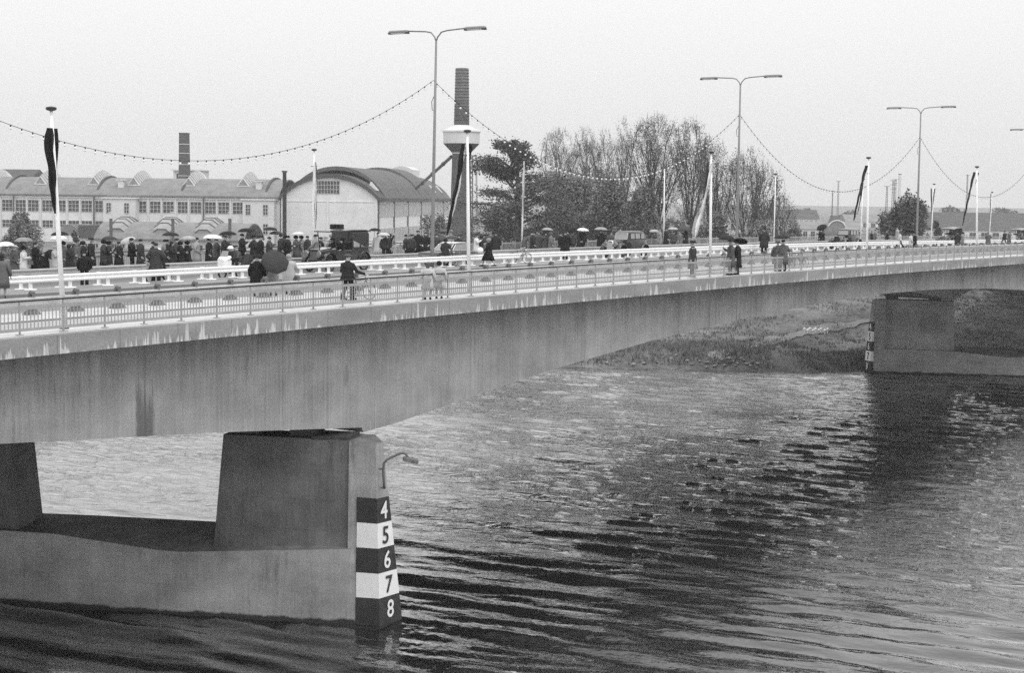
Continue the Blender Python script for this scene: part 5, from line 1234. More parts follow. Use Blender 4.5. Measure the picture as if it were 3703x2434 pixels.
FPp('a14', 1735, 388, 0, 750, 1.7, 'stand', 'rr', 'long', .03, 'tr', D, 'hair', .02, 'dark haired man half hidden behind the grey coated figure at the motorcycle')
FPp('a15', 1868, 362, 0, 750, 1.78, 'folded', 'rr', 'jacket', .2, 'tr', .04, 'hair', .02, 'man in light grey jacket behind the first motorcycle')
FPp('b1', 10, 362, 600, 750, 1.78, 'stand', 'rr', 'long', .03, 'tr', D, 'hair', .02, 'man in dark coat under the low dark umbrella behind the first motorcycle')
FPp('b2', 65, 388, 600, 750, 1.66, 'folded', 'rr', 'long', .03, '', 0, 'longhair', .02, 'long haired woman in dark coat right of the first motorcycle')
FPp('b3', 165, 385, 600, 750, 1.66, 'folded', 'rr', 'long', .022, '', 0, 'bighair', .02, 'first of two black coated women under the pale see through umbrella')
FPp('b4', 242, 382, 600, 750, 1.66, 'hold', 'rr', 'long', .022, '', 0, 'bighair', .025, 'second of two black coated women, next to the light raincoat')
FPp('b5', 350, 340, 600, 750, 1.8, 'pockets', 'rr', 'long', .3, 'tr', .06, 'hair', .02, 'man in a light raincoat beside the two black coated women')
FPp('b6', 487, 348, 600, 750, 1.76, 'stand', 'right', 'long', .02, 'tr', D, 'hair', .025, 'figure in black coat with pale hand below the white umbrella left of the police motorcycle')
FPp('b7', 665, 322, 600, 750, 1.84, 'hold', 'rr', 'long', .035, 'tr', D, 'cap', .06, 'stout man in dark coat under the wide black umbrella')
FPp('b8', 862, 298, 600, 750, 1.82, 'hold', 'rr', 'jacket', .022, 'tr', D, 'hair', .03, 'man in dark suit holding a black umbrella behind the police motorcycle')
FPp('b9', 1070, 322, 600, 750, 1.82, 'pockets', 'rr', 'long', .016, 'tr', D, 'cap', .02, 'man in black coat and beret right of the police motorcycle')
FPp('b10', 1170, 332, 600, 750, 1.76, 'hold', 'rr', 'long', .07, 'tr', .04, 'hair', .03, 'person in grey coat behind the large grey umbrella')
FPp('b11', 1300, 306, 600, 750, 1.82, 'stand', 'rr', 'long', .035, 'tr', D, 'hair', .015, 'tall man in dark coat left of the short dark haired man')
FPp('b12', 1382, 318, 600, 750, 1.76, 'folded', 'rr', 'jacket', .025, 'tr', D, 'hair', .012, 'dark haired man in dark jacket between tall man and two women')
FPp('b13', 1470, 320, 600, 750, 1.68, 'hold', 'rr', 'long', .09, '', 0, 'bighair', .015, 'woman in grey coat left of the woman in the pale coat near the limousine')
FPp('b14', 1532, 322, 600, 750, 1.66, 'stand', 'rr', 'long', .2, '', 0, 'bighair', .012, 'woman in pale coat nearest the man by the limousine')
FPp('c1', 285, 304, 1050, 750, 1.84, 'walk', 'left', 'jacket', .24, 'tr', .05, 'hair', .015, 'man in light jacket and tie walking in front of the black limousine', Y=63.9)
FPp('c2', 345, 335, 1050, 750, 1.76, 'stand', 'rr', 'long', .02, 'tr', D, 'hair', .02, 'dark figure behind the limousine windscreen pillar')
FPp('c3', 992, 283, 1050, 750, 1.82, 'stand', 'cam', 'long', .5, 'tr', D, 'hair', .03, 'man in open white raincoat behind the tail of the limousine')
FPp('c4', 1076, 298, 1050, 750, 1.78, 'stand', 'cam', 'jacket', .035, 'tr', D, 'hair', .02, 'man in dark jacket right of the white raincoat')
FPp('c5', 1122, 300, 1050, 750, 1.72, 'raise', 'rr', 'long', .02, '', 0, 'bighair', .02, 'woman in black coat raising one arm right of the limousine')
FPp('c6', 1187, 392, 1050, 750, 1.2, 'stand', 'cam', 'knee', .38, '', 0, 'hair', .1, 'small child in light coat at the far railing')
FPp('c7', 1306, 308, 1050, 750, 1.7, 'stand', 'right', 'jacket', .05, 'tr', D, 'hair', .015, 'boy in dark jacket left of the two black overcoats')
FPp('c8', 1358, 310, 1050, 750, 1.7, 'stand', 'cam', 'jacket', .04, 'tr', D, 'hair', .03, 'boy in open dark jacket touching the left of the two black overcoats')
FPp('c9', 1445, 262, 1050, 750, 1.88, 'pockets', 'cam', 'long', .018, 'tr', D, 'hair', .025, 'tall man in black overcoat left of the first lamp pole')
FPp('c10', 1530, 280, 1050, 750, 1.82, 'pockets', 'cam', 'long', .018, 'tr', D, 'hair', .02, 'man in black overcoat nearest the first lamp pole')
FPp('c11', 1655, 300, 1050, 750, 1.76, 'stand', 'cam', 'long', .05, 'tr', D, 'hair', .03, 'man in dark coat right of the first lamp pole')
FPp('c12', 1718, 280, 1050, 750, 1.78, 'stand', 'cam', 'jacket', .1, 'tr', D, 'cap', .03, 'man in grey jacket and cap behind the sixties saloon car')
FPp('c13', 1810, 265, 1050, 750, 1.8, 'stand', 'cam', 'jacket', .3, 'tr', D, 'hat', .3, 'person in pale jacket behind the roof of the sixties saloon car')
FPp('c14', 1905, 312, 1050, 750, 1.7, 'stand', 'cam', 'long', .03, 'tr', D, 'hair', .02, 'dark haired person behind the rear of the sixties saloon car')
FPp('d1', 385, 460, 1600, 700, 1.68, 'hold', 'right', 'long', .66, '', 0, 'hat', .03, 'woman in white coat and dark hat right of the second flagpole')
FPp('d2', 438, 478, 1600, 700, 1.6, 'stand', 'left', 'long', .03, '', 0, 'bighair', .02, 'dark clad woman facing the woman in the white coat')
FPp('d3', 543, 415, 1600, 700, 1.86, 'stand', 'left', 'long', .09, 'tr', .04, 'hat', .04, 'tall man in grey coat and dark hat behind the running woman')
FPp('d4', 603, 440, 1600, 700, 1.78, 'stand', 'cam', 'long', .03, 'tr', D, 'cap', .03, 'man in dark coat and flat cap right of the tall hatted man')
FPp('d5', 925, 448, 1600, 700, 1.62, 'lean', 'right', 'knee', .1, '', 0, 'bighair', .3, 'grey haired woman bending forward beside the second far flagpole')
FPp('d6', 1022, 430, 1600, 700, 1.8, 'stand', 'rr', 'long', .03, 'tr', D, 'hat', .03, 'man in dark coat and hat right of the bending woman')
FPp('d7', 1090, 425, 1600, 700, 1.76, 'stand', 'away', 'long', .08, 'tr', .05, 'hair', .06, 'person in grey coat seen from behind left of the pale umbrella')
FPp('d8', 1170, 435, 1600, 700, 1.72, 'hold', 'cam', 'long', .07, 'tr', .05, 'hair', .02, 'dark haired person under the small pale umbrella')
FPp('d9', 1225, 440, 1600, 700, 1.7, 'stand', 'rr', 'knee', .16, '', 0, 'bighair', .1, 'woman in mid grey coat under the right rim of the small pale umbrella')
FPp('d10', 1262, 500, 1600, 700, 1.4, 'stand', 'cam', 'knee', .2, '', 0, 'hair', .2, 'child in light clothes beside the woman in mid grey coat')
FPp('d11', 1330, 440, 1600, 700, 1.72, 'stand', 'right', 'long', .03, 'tr', D, 'hair', .02, 'dark coated person just left of the man leaning on the guard rail')
FPp('d13', 1468, 435, 1600, 700, 1.7, 'hold', 'cam', 'jacket', .06, 'tr', .05, 'hair', .05, 'person in dark jacket with pale hands under the tilted black umbrella')
FPp('d14', 1548, 398, 1600, 700, 1.84, 'stand', 'right', 'long', .035, 'tr', D, 'hair', .015, 'tall man in dark coat under the white umbrella')
FPp('d15', 1600, 402, 1600, 700, 1.82, 'hold', 'left', 'jacket', .022, 'tr', D, 'hair', .015, 'man in dark suit facing left under the white umbrella')
FPp('d16', 1786, 412, 1600, 700, 1.78, 'hold', 'cam', 'long', .016, 'tr', D, 'hair', .02, 'lone man in black coat under the wide pale umbrella')
FPp('d17', 1910, 440, 1600, 700, 1.68, 'stand', 'cam', 'jacket', .08, 'tr', .04, 'hair', .1, 'person in dark clothes just left of the grey vintage saloon')
FPp('e0', 290, 390, 2150, 700, 1.84, 'stand', 'cam', 'long', .02, 'tr', D, 'hair', .02, 'head of a dark haired man showing over the grey vintage saloon')
FPp('e1', 735, 395, 2150, 700, 1.78, 'stand', 'left', 'long', .24, 'tr', .06, 'hat', .05, 'man in light raincoat and dark hat right of the grey vintage saloon')
FPp('e2', 808, 388, 2150, 700, 1.82, 'stand', 'rr', 'long', .025, 'tr', D, 'hair', .02, 'broad man in dark coat at the third far flagpole')
FPp('e3', 890, 430, 2150, 700, 1.68, 'hold', 'cam', 'jacket', .08, 'tr', .06, 'hair', .05, 'person in dark jacket and pale tie under the middle pale umbrella')
FPp('e4', 962, 412, 2150, 700, 1.72, 'stand', 'left', 'knee', .16, '', 0, 'hat', .05, 'woman in grey coat with small dark hat under the twin umbrellas')
FPp('e5', 1030, 385, 2150, 700, 1.78, 'hold', 'left', 'long', .02, 'tr', D, 'hair', .02, 'tall narrow figure in black at the right end of the twin umbrellas')
FPp('f1', 832, 560, 2700, 650, 1.78, 'hold', 'left', 'long', .012, 'tr', D, 'hair', .02, 'pair hugging figure in black under the steeply tilted umbrella')
FPp('f2', 862, 566, 2700, 650, 1.74, 'stand', 'left', 'long', .016, 'tr', D, 'hair', .02, 'black coated companion behind the steeply tilted umbrella')
FPp('f3', 1375, 560, 2700, 650, 1.7, 'stand', 'left', 'long', .15, 'tr', .1, 'hair', .06, 'grey figure just right of the black vintage saloon behind the flagpole')
FPp('f4', 1412, 580, 2700, 650, 1.68, 'walk', 'left', 'long', .03, 'tr', D, 'hair', .03, 'dark figure striding right of the fourth near flagpole')
FPp('f5', 1452, 565, 2700, 650, 1.72, 'stand', 'left', 'jacket', .15, 'tr', .06, 'hair', .03, 'person in grey jacket behind the striding dark figure')
FPp('f6', 1588, 576, 2700, 650, 1.7, 'walk', 'left', 'jacket', .02, 'tr', D, 'hair', .12, 'person in black walking alone before the dark round tree')
FPp('f7', 1704, 535, 2700, 650, 1.78, 'stand', 'left', 'long', .35, 'tr', .08, 'hair', .08, 'light coated figure standing behind the pale jacketed man')
FPp('f8', 1742, 552, 2700, 650, 1.76, 'stand', 'right', 'long', .05, 'tr', D, 'hair', .03, 'dark figure behind and right of the pale jacketed man')
row2 = [(62, 'a1', .05, 'hat', .03, 'onlooker in dark hat between the pale cap and the white coat'), (128, 'a3', .04, 'hair', .02, 'dark haired onlooker behind the man with folded hands'), (236, 'a6', .03, 'cap', .05, 'onlooker in cap behind the woman in headscarf'), (300, 'a8', .03, 'bighair', .02, 'dark onlooker between the narrow brimmed and the tall hat'), (352, 'a9', .05, 'hair', .03, 'onlooker just right of the tall hatted man'), (430, 'a10', .03, 'hair', .02, 'onlooker alone between the large hairdo and the dark suit'), (535, 'a13', .025, 'hat', .02, 'hatted onlooker left of the grey coated figure at the motorcycle'),
    (640, 'b2', .05, 'hair', .02, 'onlooker between the long haired woman and the black coats'), (733, 'b5', .04, 'cap', .03, 'onlooker in cap right of the light raincoat'), (783, 'b6', .06, 'hair', .02, 'onlooker between the white and the wide black umbrella'), (845, 'b8', .03, 'hair', .02, 'onlooker behind the white helmeted rider'), (918, 'b9', .045, 'hat', .02, 'hatted onlooker left of the black beret'), (960, 'b10', .03, 'hair', .03, 'onlooker squeezed behind the big grey umbrella'), (1030, 'b12', .05, 'bighair', .02, 'onlooker between the tall man and the dark jacket'), (1112, 'b14', .04, 'hair', .02, 'onlooker right of the pale coat near the limousine'),
    (1380, 'c4', .03, 'hat', .03, 'hatted onlooker behind the dark jacket right of the limousine'), (1490, 'c8', .04, 'cap', .02, 'onlooker in cap behind the two boys'), (1942, 'd6', .05, 'hair', .02, 'onlooker right of the hatted man beside the bending woman'), (2052, 'd11', .04, 'hair', .02, 'onlooker behind the man pressed to the barrier')]
for px_, ref, g_, hd_k, hg_, lb in [q for i_, q in enumerate(row2) if i_ not in (0, 2, 4, 6, 8, 10, 12)]:
    X = xat(px_, 67.5, .9); person(Vector((X, 67.5, deck(X))), HD['rr'] + random.uniform(-.6, .6), random.uniform(1.62, 1.8), random.choice(['stand', 'pockets', 'folded']), 'long', g_, 'tr', .02, hd_k, hg_, lb)
# figures on the road, by the central barrier and on the near footpath, placed by their feet
def near_(key, x, y, yf, ox, oy, pn_, hd, coat, cg, legs, lg, head, hg, label, z0=0.0):
    px, py = r1(x, y, ox, oy); return put(key, px, py, 0, 1.7, pn_, hd, coat, cg, legs, lg, head, hg, label, foot=oy + yf / 3.127, z0=z0)
near_('m1', 22, 520, 1025, 0, 750, 'stand', 'away', 'long', .13, '', 0, 'scarf', .03, 'woman in grey coat and dark scarf cut by the left edge of the picture', -.1)
near_('m2', 955, 492, 890, 0, 750, 'stand', 'away', 'jacket', .015, 'tr', D, 'hair', .02, 'boy in black suit seen from behind, legs showing under the white barrier', -.1)
near_('m3', 1765, 400, 850, 0, 750, 'pockets', 'away', 'long', .045, 'tr', D, 'hair', .03, 'grey coated figure seen from behind beside the first motorcycle', -.1)
near_('m4', 1030, 545, 1005, 600, 750, 'stand', 'away', 'long', .012, '', 0, 'hat', .02, 'woman in black coat and hat standing left of the big grey umbrella')
near_('m5', 1210, 570, 995, 600, 750, 'hold', 'away', 'long', .30, '', 0, 'hair', .08, 'person in pale raincoat hidden behind the big grey umbrella')
near_('m6', 1390, 528, 980, 600, 750, 'folded', 'away', 'long', .42, '', 0, 'scarf', .3, 'woman in pale coat and headscarf right of the big grey umbrella')
near_('m7', 648, 535, 1048, 1050, 750, 'push', HD['away'] - .5, 'jacket', .02, 'tr', .012, 'cap', .1, 'man in dark jacket and knitted cap holding a bicycle at the near railing')
near_('m8', 1552, 622, 1042, 1050, 750, 'stand', 'away', 'knee', .46, '', 0, 'longhair', .08, 'left girl in pale coat with brown hair at the near railing')
near_('m9', 1680, 612, 1030, 1050, 750, 'stand', 'away', 'knee', .44, '', 0, 'bighair', .015, 'right girl in pale coat with dark bobbed hair at the near railing')
near_('m10', 520, 508, 830, 1600, 700, 'walk', 'left', 'long', .012, '', 0, 'bighair', .25, 'woman in black coat hurrying with a pale balloon before the white barrier')
near_('m11', 1385, 425, 740, 1600, 700, 'stand', 'away', 'long', .016, 'tr', D, 'hair', .03, 'man in black coat seen from behind, pressed against the central barrier', -.1)
near_('m12', 1105, 546, 940, 2150, 700, 'stand', 'left', 'long', .04, 'tr', .015, 'hat', .015, 'man in bowler hat and dark overcoat walking left of the third near flagpole')
near_('m13', 1535, 530, 922, 2150, 700, 'hold', 'left', 'long', .09, 'tr', .05, 'hat', .03, 'man in grey coat under the left black umbrella at the near railing')
near_('m14', 1612, 540, 918, 2150, 700, 'hold', 'left', 'long', .016, 'tr', D, 'hair', .02, 'man in black coat under the right tilted umbrella at the near railing')
near_('m15', 195, 552, 832, 2700, 650, 'stand', 'away', 'long', .035, 'tr', .015, 'hat', .015, 'man in dark coat and hat standing alone on the central reserve')
near_('m16', 345, 698, 1030, 2700, 650, 'stand', 'away', 'long', .1, 'tr', .05, 'cap', .06, 'left person of the pair beneath the flat black umbrella')
near_('m17', 405, 680, 1035, 2700, 650, 'hold', 'away', 'long', .11, 'tr', .04, 'hair', .015, 'right person of the pair beneath the flat black umbrella')
near_('m18', 1730, 592, 770, 2700, 650, 'walk', 'left', 'jacket', .5, 'tr', .02, 'hair', .05, 'man in pale jacket and black trousers by the white barrier')
near_('m19', 1852, 608, 795, 2700, 650, 'stand', 'right', 'long', .62, '', 0, 'hair', .1, 'person in white coat left under the drooping dark umbrella')
near_('m20', 1898, 600, 795, 2700, 650, 'hold', 'left', 'long', .014, 'tr', D, 'hair', .02, 'person in black coat right under the drooping dark umbrella')
near_('m21', 818, 588, 772, 3200, 650, 'stand', 'away', 'long', .03, 'tr', D, 'hair', .02, 'dark coated person of the couple before the open tourer')
near_('m22', 872, 592, 770, 3200, 650, 'stand', 'left', 'long', .25, '', 0, 'bighair', .02, 'grey coated person of the couple before the open tourer')
near_('m23', 1165, 592, 758, 3200, 650, 'pockets', 'away', 'long', .11, 'tr', .06, 'hair', .02, 'man in mid grey coat alone between the last two flagpoles')
near_('m24', 1348, 578, 750, 3200, 650, 'walk', 'left', 'jacket', .02, 'tr', .15, 'hair', .015, 'person in black jacket and pale trousers at the far right')
near_('m25', 1402, 590, 748, 3200, 650, 'stand', 'left', 'long', .09, 'tr', .05, 'hair', .03, 'grey coated person right of the black jacket at the far right')
near_('m26', 1448, 610, 742, 3200, 650, 'stand', 'cam', 'jacket', .5, 'tr', .3, 'hair', .1, 'person in white near the right edge')
# balloon in her hand
P_ = hand_of(*PEOPLE['m10'], 'wrL'); c_ = on_deck(*r1(455, 640, 1600, 700), 1.0); bl = P_ + Vector((-.15, .05, .12))
b_ = MB().ellip((0, 0, 0), (.2, .2, .21), 12, 9).build('balloon', MT['white'], loc=bl, smooth=True); tag(b_, 'pale round balloon carried by the hurrying woman', 'balloon')
def bag(key, g, label, side='wrL'):
    P_ = hand_of(*PEOPLE[key], side); m = MB(); m.hexa([(-.14, -.05, -.32), (.14, -.05, -.32), (.14, .05, -.32), (-.14, .05, -.32)], [(-.11, -.03, -.12), (.11, -.03, -.12), (.11, .03, -.12), (-.11, .03, -.12)]); m.tube([(-.08, 0, -.13), (-.06, 0, -.02), (0, 0, .02), (.06, 0, -.02), (.08, 0, -.13)], .01, 5)
    tag(m.build('handbag', cloth(g), loc=P_), label, 'handbag')
bag('a2', .12, 'grey handbag held by the woman in the white coat'); bag('m6', .03, 'dark handbag held by the pale coated woman at the big umbrella'); bag('b4', .03, 'dark handbag of the second black coated woman')
# umbrellas: (holder, ferrule px, py, half width px, shade, label, tilt)
def umb(key, x, y, hw, ox, oy, shade, label, tilt=(0, 0), depth=.42, side='wrR'):
    o, pn_ = PEOPLE[key]; hd_ = hand_of(o, pn_, side); px, py = r1(x, y, ox, oy); top = plane_pt(px, py, o.location.y - .05)
    z = pix(top)[2]; R_ = min(.68, max(.42, hw / 3.127 / F * z)); return umbrella(top, hd_, R_, shade, label, tilt, depth)
umb('a1', 50, 388, 110, 0, 750, .7, 'white umbrella cut by the left edge', (.1, 0, ) if 0 else (0, 0))
umb('a2', 265, 338, 106, 0, 750, .24, 'see through umbrella with pale rim above the woman in the white coat')
umb('a5', 665, 318, 104, 0, 750, .66, 'white umbrella crossing the leftmost flagpole')
umb('a6', 676, 272, 104, 0, 750, .02, 'black umbrella just above the white one at the leftmost flagpole')
umb('a10', 1235, 324, 88, 0, 750, .05, 'dark umbrella above the woman with the large hairdo')
umb('a11', 1430, 345, 95, 0, 750, .42, 'pale umbrella tilted left behind the dark suited man', (-.45, .1))
umb('b1', 1930, 278, 100, 0, 750, .03, 'low dark umbrella behind the first motorcycle')
umb('b4', 250, 322, 92, 600, 750, .36, 'pale see through umbrella over the two black coated women')
umb('b6', 528, 305, 115, 600, 750, .68, 'white umbrella left of the wide black umbrella')
umb('b7', 697, 268, 103, 600, 750, .018, 'wide black umbrella over the stout man')
umb('b8', 905, 234, 98, 600, 750, .02, 'black umbrella above the police motorcycle')
umb('b9', 1185, 222, 80, 600, 750, .03, 'black umbrella beside the left edge of the arched hall')
umb('b10', 1245, 268, 55, 600, 750, .06, 'small dark umbrella tucked under the black one by the hall corner')
umb('b13', 1495, 275, 66, 600, 750, .6, 'small white umbrella left of the limousine')
umb('c3', 957, 234, 52, 1050, 750, .02, 'black umbrella at the tail of the limousine')
umb('c4', 1060, 284, 52, 1050, 750, .5, 'pale umbrella right of the limousine tail')
umb('c12', 1765, 245, 80, 1050, 750, .1, 'dark umbrella with pale tips at the foot of the long banner')
umb('d8', 1188, 386, 68, 1600, 700, .33, 'small pale umbrella left of the bending group')
umb('d13', 1460, 390, 62, 1600, 700, .015, 'black umbrella tilted towards the left', (-.6, .1))
umb('d15', 1590, 388, 70, 1600, 700, .68, 'bright white umbrella right of the tilted black one')
umb('d16', 1793, 378, 80, 1600, 700, .3, 'wide pale grey umbrella over the lone black coat')
umb('e1', 672, 405, 48, 2150, 700, .35, 'pale umbrella at the tail of the grey vintage saloon')
umb('e3', 888, 380, 62, 2150, 700, .4, 'left pale umbrella of the twin umbrellas')
umb('e5', 1020, 373, 82, 2150, 700, .06, 'flat dark umbrella at the right of the twin umbrellas')
umb('f1', 842, 520, 62, 2700, 650, .015, 'black umbrella steeply tilted over the huddled pair', (-.7, .1))
umb('m13', 1495, 474, 98, 2150, 700, .022, 'left black umbrella at the near railing right of the third flagpole')
umb('m14', 1650, 508, 90, 2150, 700, .012, 'right black umbrella tilted to the right at the near railing', (.35, 0.1))
umb('m17', 402, 628, 95, 2700, 650, .018, 'flat black umbrella over the pair at the near railing', depth=.3)
umb('m20', 1855, 560, 62, 2700, 650, .03, 'drooping dark umbrella by the third lamp', (.3, 0))
# big grey umbrella turned edge on to the photographer
o, pn_ = PEOPLE['m5']; hd_ = hand_of(o, pn_); cpt = plane_pt(*r1(1245, 580, 600, 750), o.location.y - .75)
umbrella(cpt, hd_, .62, .045, 'big grey umbrella held with its top towards the camera', (-.75, -1.1), .42)

# ------------------------------------------------------------------ vehicles (front towards -X, wheels on z = 0)
def rrect(x, w, z0, z1, r, n=4, top=None):
    out = []; w2 = top if top is not None else w
    for cx, cz, a0 in ((w2 - r, z1 - r, 0), (-(w2 - r), z1 - r, 90), (-(w - r * .4), z0 + r * .4, 180), (w - r * .4, z0 + r * .4, 270)):
        rr = r if a0 < 180 else r * .4
        for i in range(n + 1):
            a = math.radians(a0 + 90 * i / n); out.append((x, cx + rr * math.cos(a), cz + rr * math.sin(a)))
    return out
def wheel(root, x, y, r, w, spoked, rimmat, name='wheel'):
    m = MB(); n = 24; sec = [(r * .80, -w * .4), (r * .93, -w * .5), (r, -w * .25), (r, w * .25), (r * .93, w * .5), (r * .80, w * .4)]
    vs = [[(a * math.cos(6.2832 * i / n), b_, a * math.sin(6.2832 * i / n)) for a, b_ in sec] for i in range(n)] ; vs.append(vs[0]); m.loft(vs, False, True)
    o = m.build('tyre', MT['rubber'], smooth=True); wh = empty(name, (x, y, r)); wh.parent = root; o.parent = wh
    m = MB()
    if spoked:
        for i in range(12): a = 6.2832 * i / 12; m.tube([(0, 0, 0), (r * .8 * math.cos(a), 0, r * .8 * math.sin(a))], .022, 5, False)
        m.tube([(0, -w * .5, 0), (0, w * .5, 0)], r * .16, 10); m.tube([(r * .8 * math.cos(6.2832 * i / 24), 0, r * .8 * math.sin(6.2832 * i / 24)) for i in range(25)], .03, 6, False)
    else:
        m.tube([(0, -w * .42, 0), (0, w * .42, 0)], r * .8, 20); m.tube([(0, -w * .5, 0), (0, w * .5, 0)], r * .42, 16)
    m.build('rim', rimmat, wh, smooth=False); return wh
def fender(root, pts, w, th, mat, y, name='mudguard'):
    m = MB(); rings = []
    for x, z in pts: rings.append([(x, y - w, z - th * .6), (x, y - w, z), (x, y - w * .6, z + th), (x, y + w * .6, z + th), (x, y + w, z), (x, y + w, z - th * .6)])
    m.loft(rings); return m.build(name, mat, root, smooth=False)
def arcp(cx, cz, r, a0, a1, n=10, kx=1.0): return [(cx + r * kx * math.cos(math.radians(a0 + (a1 - a0) * i / n)), cz + r * math.sin(math.radians(a0 + (a1 - a0) * i / n))) for i in range(n + 1)]
def lampo(root, x, y, z, r, mat, name='headlight'):
    m = MB(); m.loft([ring_x(x + .22, y, z, r * .35), ring_x(x + .12, y, z, r * .8), ring_x(x, y, z, r)]); h_ = m.build(name, mat, root, smooth=True)
    m = MB(); m.loft([ring_x(x - .004, y, z, r * .9), ring_x(x - .03, y, z, r * .7)]); m.build('lens', MT['glassmid'], h_); m = MB(); pts = [(x - .005, y + r * math.cos(6.2832 * i / 16), z + r * math.sin(6.2832 * i / 16)) for i in range(17)]; m.tube(pts, .018, 5, False); m.build('rim', MT['chrome'], h_)
def ring_x(x, y, z, r, n=14): return [(x, y + r * math.cos(6.2832 * i / n), z + r * math.sin(6.2832 * i / n)) for i in range(n)]
def sidewin(root, x0, x1, z0, z1, y, mat, fr=None, slant=0.0):
    s = 1 if y > 0 else -1; m = MB(); m.hexa([(x0, y, z0), (x1, y, z0), (x1, y + s * .012, z0), (x0, y + s * .012, z0)], [(x0 + slant, y - s * .03, z1), (x1, y - s * .03, z1), (x1, y - s * .018, z1), (x0 + slant, y - s * .018, z1)])
    w_ = m.build('side_window', mat, root)
    if fr: 
        m = MB(); pts = [(x0, y + s * .014, z0), (x1, y + s * .014, z0), (x1, y - s * .014, z1), (x0 + slant, y - s * .014, z1), (x0, y + s * .014, z0)]
        for a, b_ in zip(pts, pts[1:]): m.tube([a, b_], .014, 4)
        m.build('window_frame', fr, w_)
def limousine(loc, rz, label, open_top=False):
    t = empty('vintage_car', loc, rz, label, 'car'); K = MT['carblack']; G = MT['carglass']
    for x in (-1.55, 1.55):
        for y in (-.72, .72): wheel(t, x, y, .43, .13, True, MT['darksteel'])
    m = MB(); m.box(-2.05, 2.15, -.42, .42, .5, .62); m.box(-.9, .9, -.85, -.5, .46, .5); m.box(-.9, .9, .5, .85, .46, .5); m.build('chassis', K, t)
    m = MB(); m.loft([rrect(-1.98, .34, .6, 1.18, .1), rrect(-.95, .46, .6, 1.3, .12), rrect(-.75, .62, .6, 1.32, .12)]); m.build('bonnet', K, t, smooth=False)
    m = MB(); m.loft([rrect(-2.06, .33, .58, 1.22, .1), rrect(-1.99, .35, .58, 1.24, .1)]); rd_ = m.build('radiator', MT['chrome'] if open_top else K, t); m = MB(); m.box(-2.075, -2.062, -.27, .27, .66, 1.12); m.build('grille', MT['darksteel'], rd_)
    for y in (-.72, .72):
        fender(t, arcp(-1.55, .5, .56, 185, 20, 10) + [(-.7, .52)], .13, .03, K, y); fender(t, [(.8, .5)] + arcp(1.55, .5, .56, 165, 0, 10), .13, .03, K, y)
        lampo(t, -2.2, y * .62, .98, .17, K)
    # body: open driver's place and closed cabin
    m = MB(); m.loft([rrect(-.75, .62, .58, 1.2, .06), rrect(-.2, .7, .58, 1.18, .06), rrect(.45, .74, .58, 1.2, .06)]); m.build('front_body', K, t)
    if not open_top:
        m = MB(); m.loft([rrect(.45, .74, .58, 2.18, .08), rrect(1.9, .76, .6, 2.2, .1), rrect(2.1, .68, .72, 2.12, .12)]); m.build('cabin', K, t)
        m = MB(); m.loft([rrect(-1.2, .7, 2.14, 2.2, .03), rrect(.4, .8, 2.2, 2.27, .03), rrect(1.7, .8, 2.2, 2.27, .03), rrect(2.2, .74, 2.14, 2.2, .03)]); m.build('roof', MT['cargrey'], t)
        for y in (-.745, .745): sidewin(t, .56, 1.14, 1.32, 2.04, y, G, K); sidewin(t, 1.24, 1.86, 1.32, 2.04, y, MT['glassmid'], K)
        for i in range(2):
            m = MB(); c = (.0, 0, 2.36 + .13 * i); pts = [(c[0] + .34 * math.cos(6.2832 * k_ / 20), .34 * math.sin(6.2832 * k_ / 20), c[2]) for k_ in range(21)]; m.tube(pts, .075, 8, False); w_ = m.build('spare_tyre', MT['rubber'], t, smooth=True)
            MB().tube([(-.0, -.35, c[2]), (0, .35, c[2])], .02, 5).build('strap', MT['darksteel'], w_)
    else:
        m = MB(); m.loft([rrect(.45, .74, .58, 1.25, .06), rrect(1.9, .76, .6, 1.28, .1), rrect(2.1, .68, .72, 1.2, .1)]); m.build('rear_body', K, t)
        m = MB(); m.loft([[(x, -.78, z - .05), (x, -.74, z), (x, 0, z + .1), (x, .74, z), (x, .78, z - .05), (x, .7, z - .06), (x, 0, z + .02), (x, -.7, z - .06)] for x, z in ((-.95, 1.93), (.2, 2.05), (1.5, 2.08), (2.1, 1.95))]); m.build('canvas_top', MT['cargrey'], t)
        m = MB(); m.hexa([(2.02, -.74, 1.2), (2.12, -.74, 1.2), (2.12, .74, 1.2), (2.02, .74, 1.2)], [(2.04, -.74, 1.98), (2.14, -.74, 1.94), (2.14, .74, 1.94), (2.04, .74, 1.98)]); m.build('rear_curtain', MT['cargrey'], t)
        m = MB(); [m.tube([(x, y, 1.2), (x + .1, y, 2.02)], .02, 5) for x in (.4, 1.3) for y in (-.74, .74)]; m.build('hood_hoop', K, t)
    m = MB()
    for y in (-.6, .6): m.tube([(-.78, y, 1.2), (-.98, y, 2.16 if not open_top else 1.95)], .028, 6)
    m.tube([(-.88, -.6, 1.66), (-.88, .6, 1.66)], .016, 5); m.tube([(-.79, -.6, 1.3), (-.79, .6, 1.3)], .02, 5)
    ws_ = m.build('windscreen_frame', K, t); mm = MB(); mm.hexa([(-.8, -.58, 1.32), (-.79, -.58, 1.32), (-.79, .58, 1.32), (-.8, .58, 1.32)], [(-.965, -.58, 2.08), (-.955, -.58, 2.08), (-.955, .58, 2.08), (-.965, .58, 2.08)])
    m = MB(); m.box(-.15, .4, -.62, .62, .95, 1.08); m.box(.32, .44, -.62, .62, 1.08, 1.5); m.build('seat', MT['cargrey'], t)
    m = MB(); m.tube([(-.35 + .0, .3 + .18 * math.cos(6.2832 * i / 16), 1.35 + .16 * math.sin(6.2832 * i / 16)) for i in range(17)], .014, 5, False); m.tube([(-.35, .3, 1.35), (-.75, .3, 1.1)], .02, 5); m.build('steering_wheel', K, t)
    return t
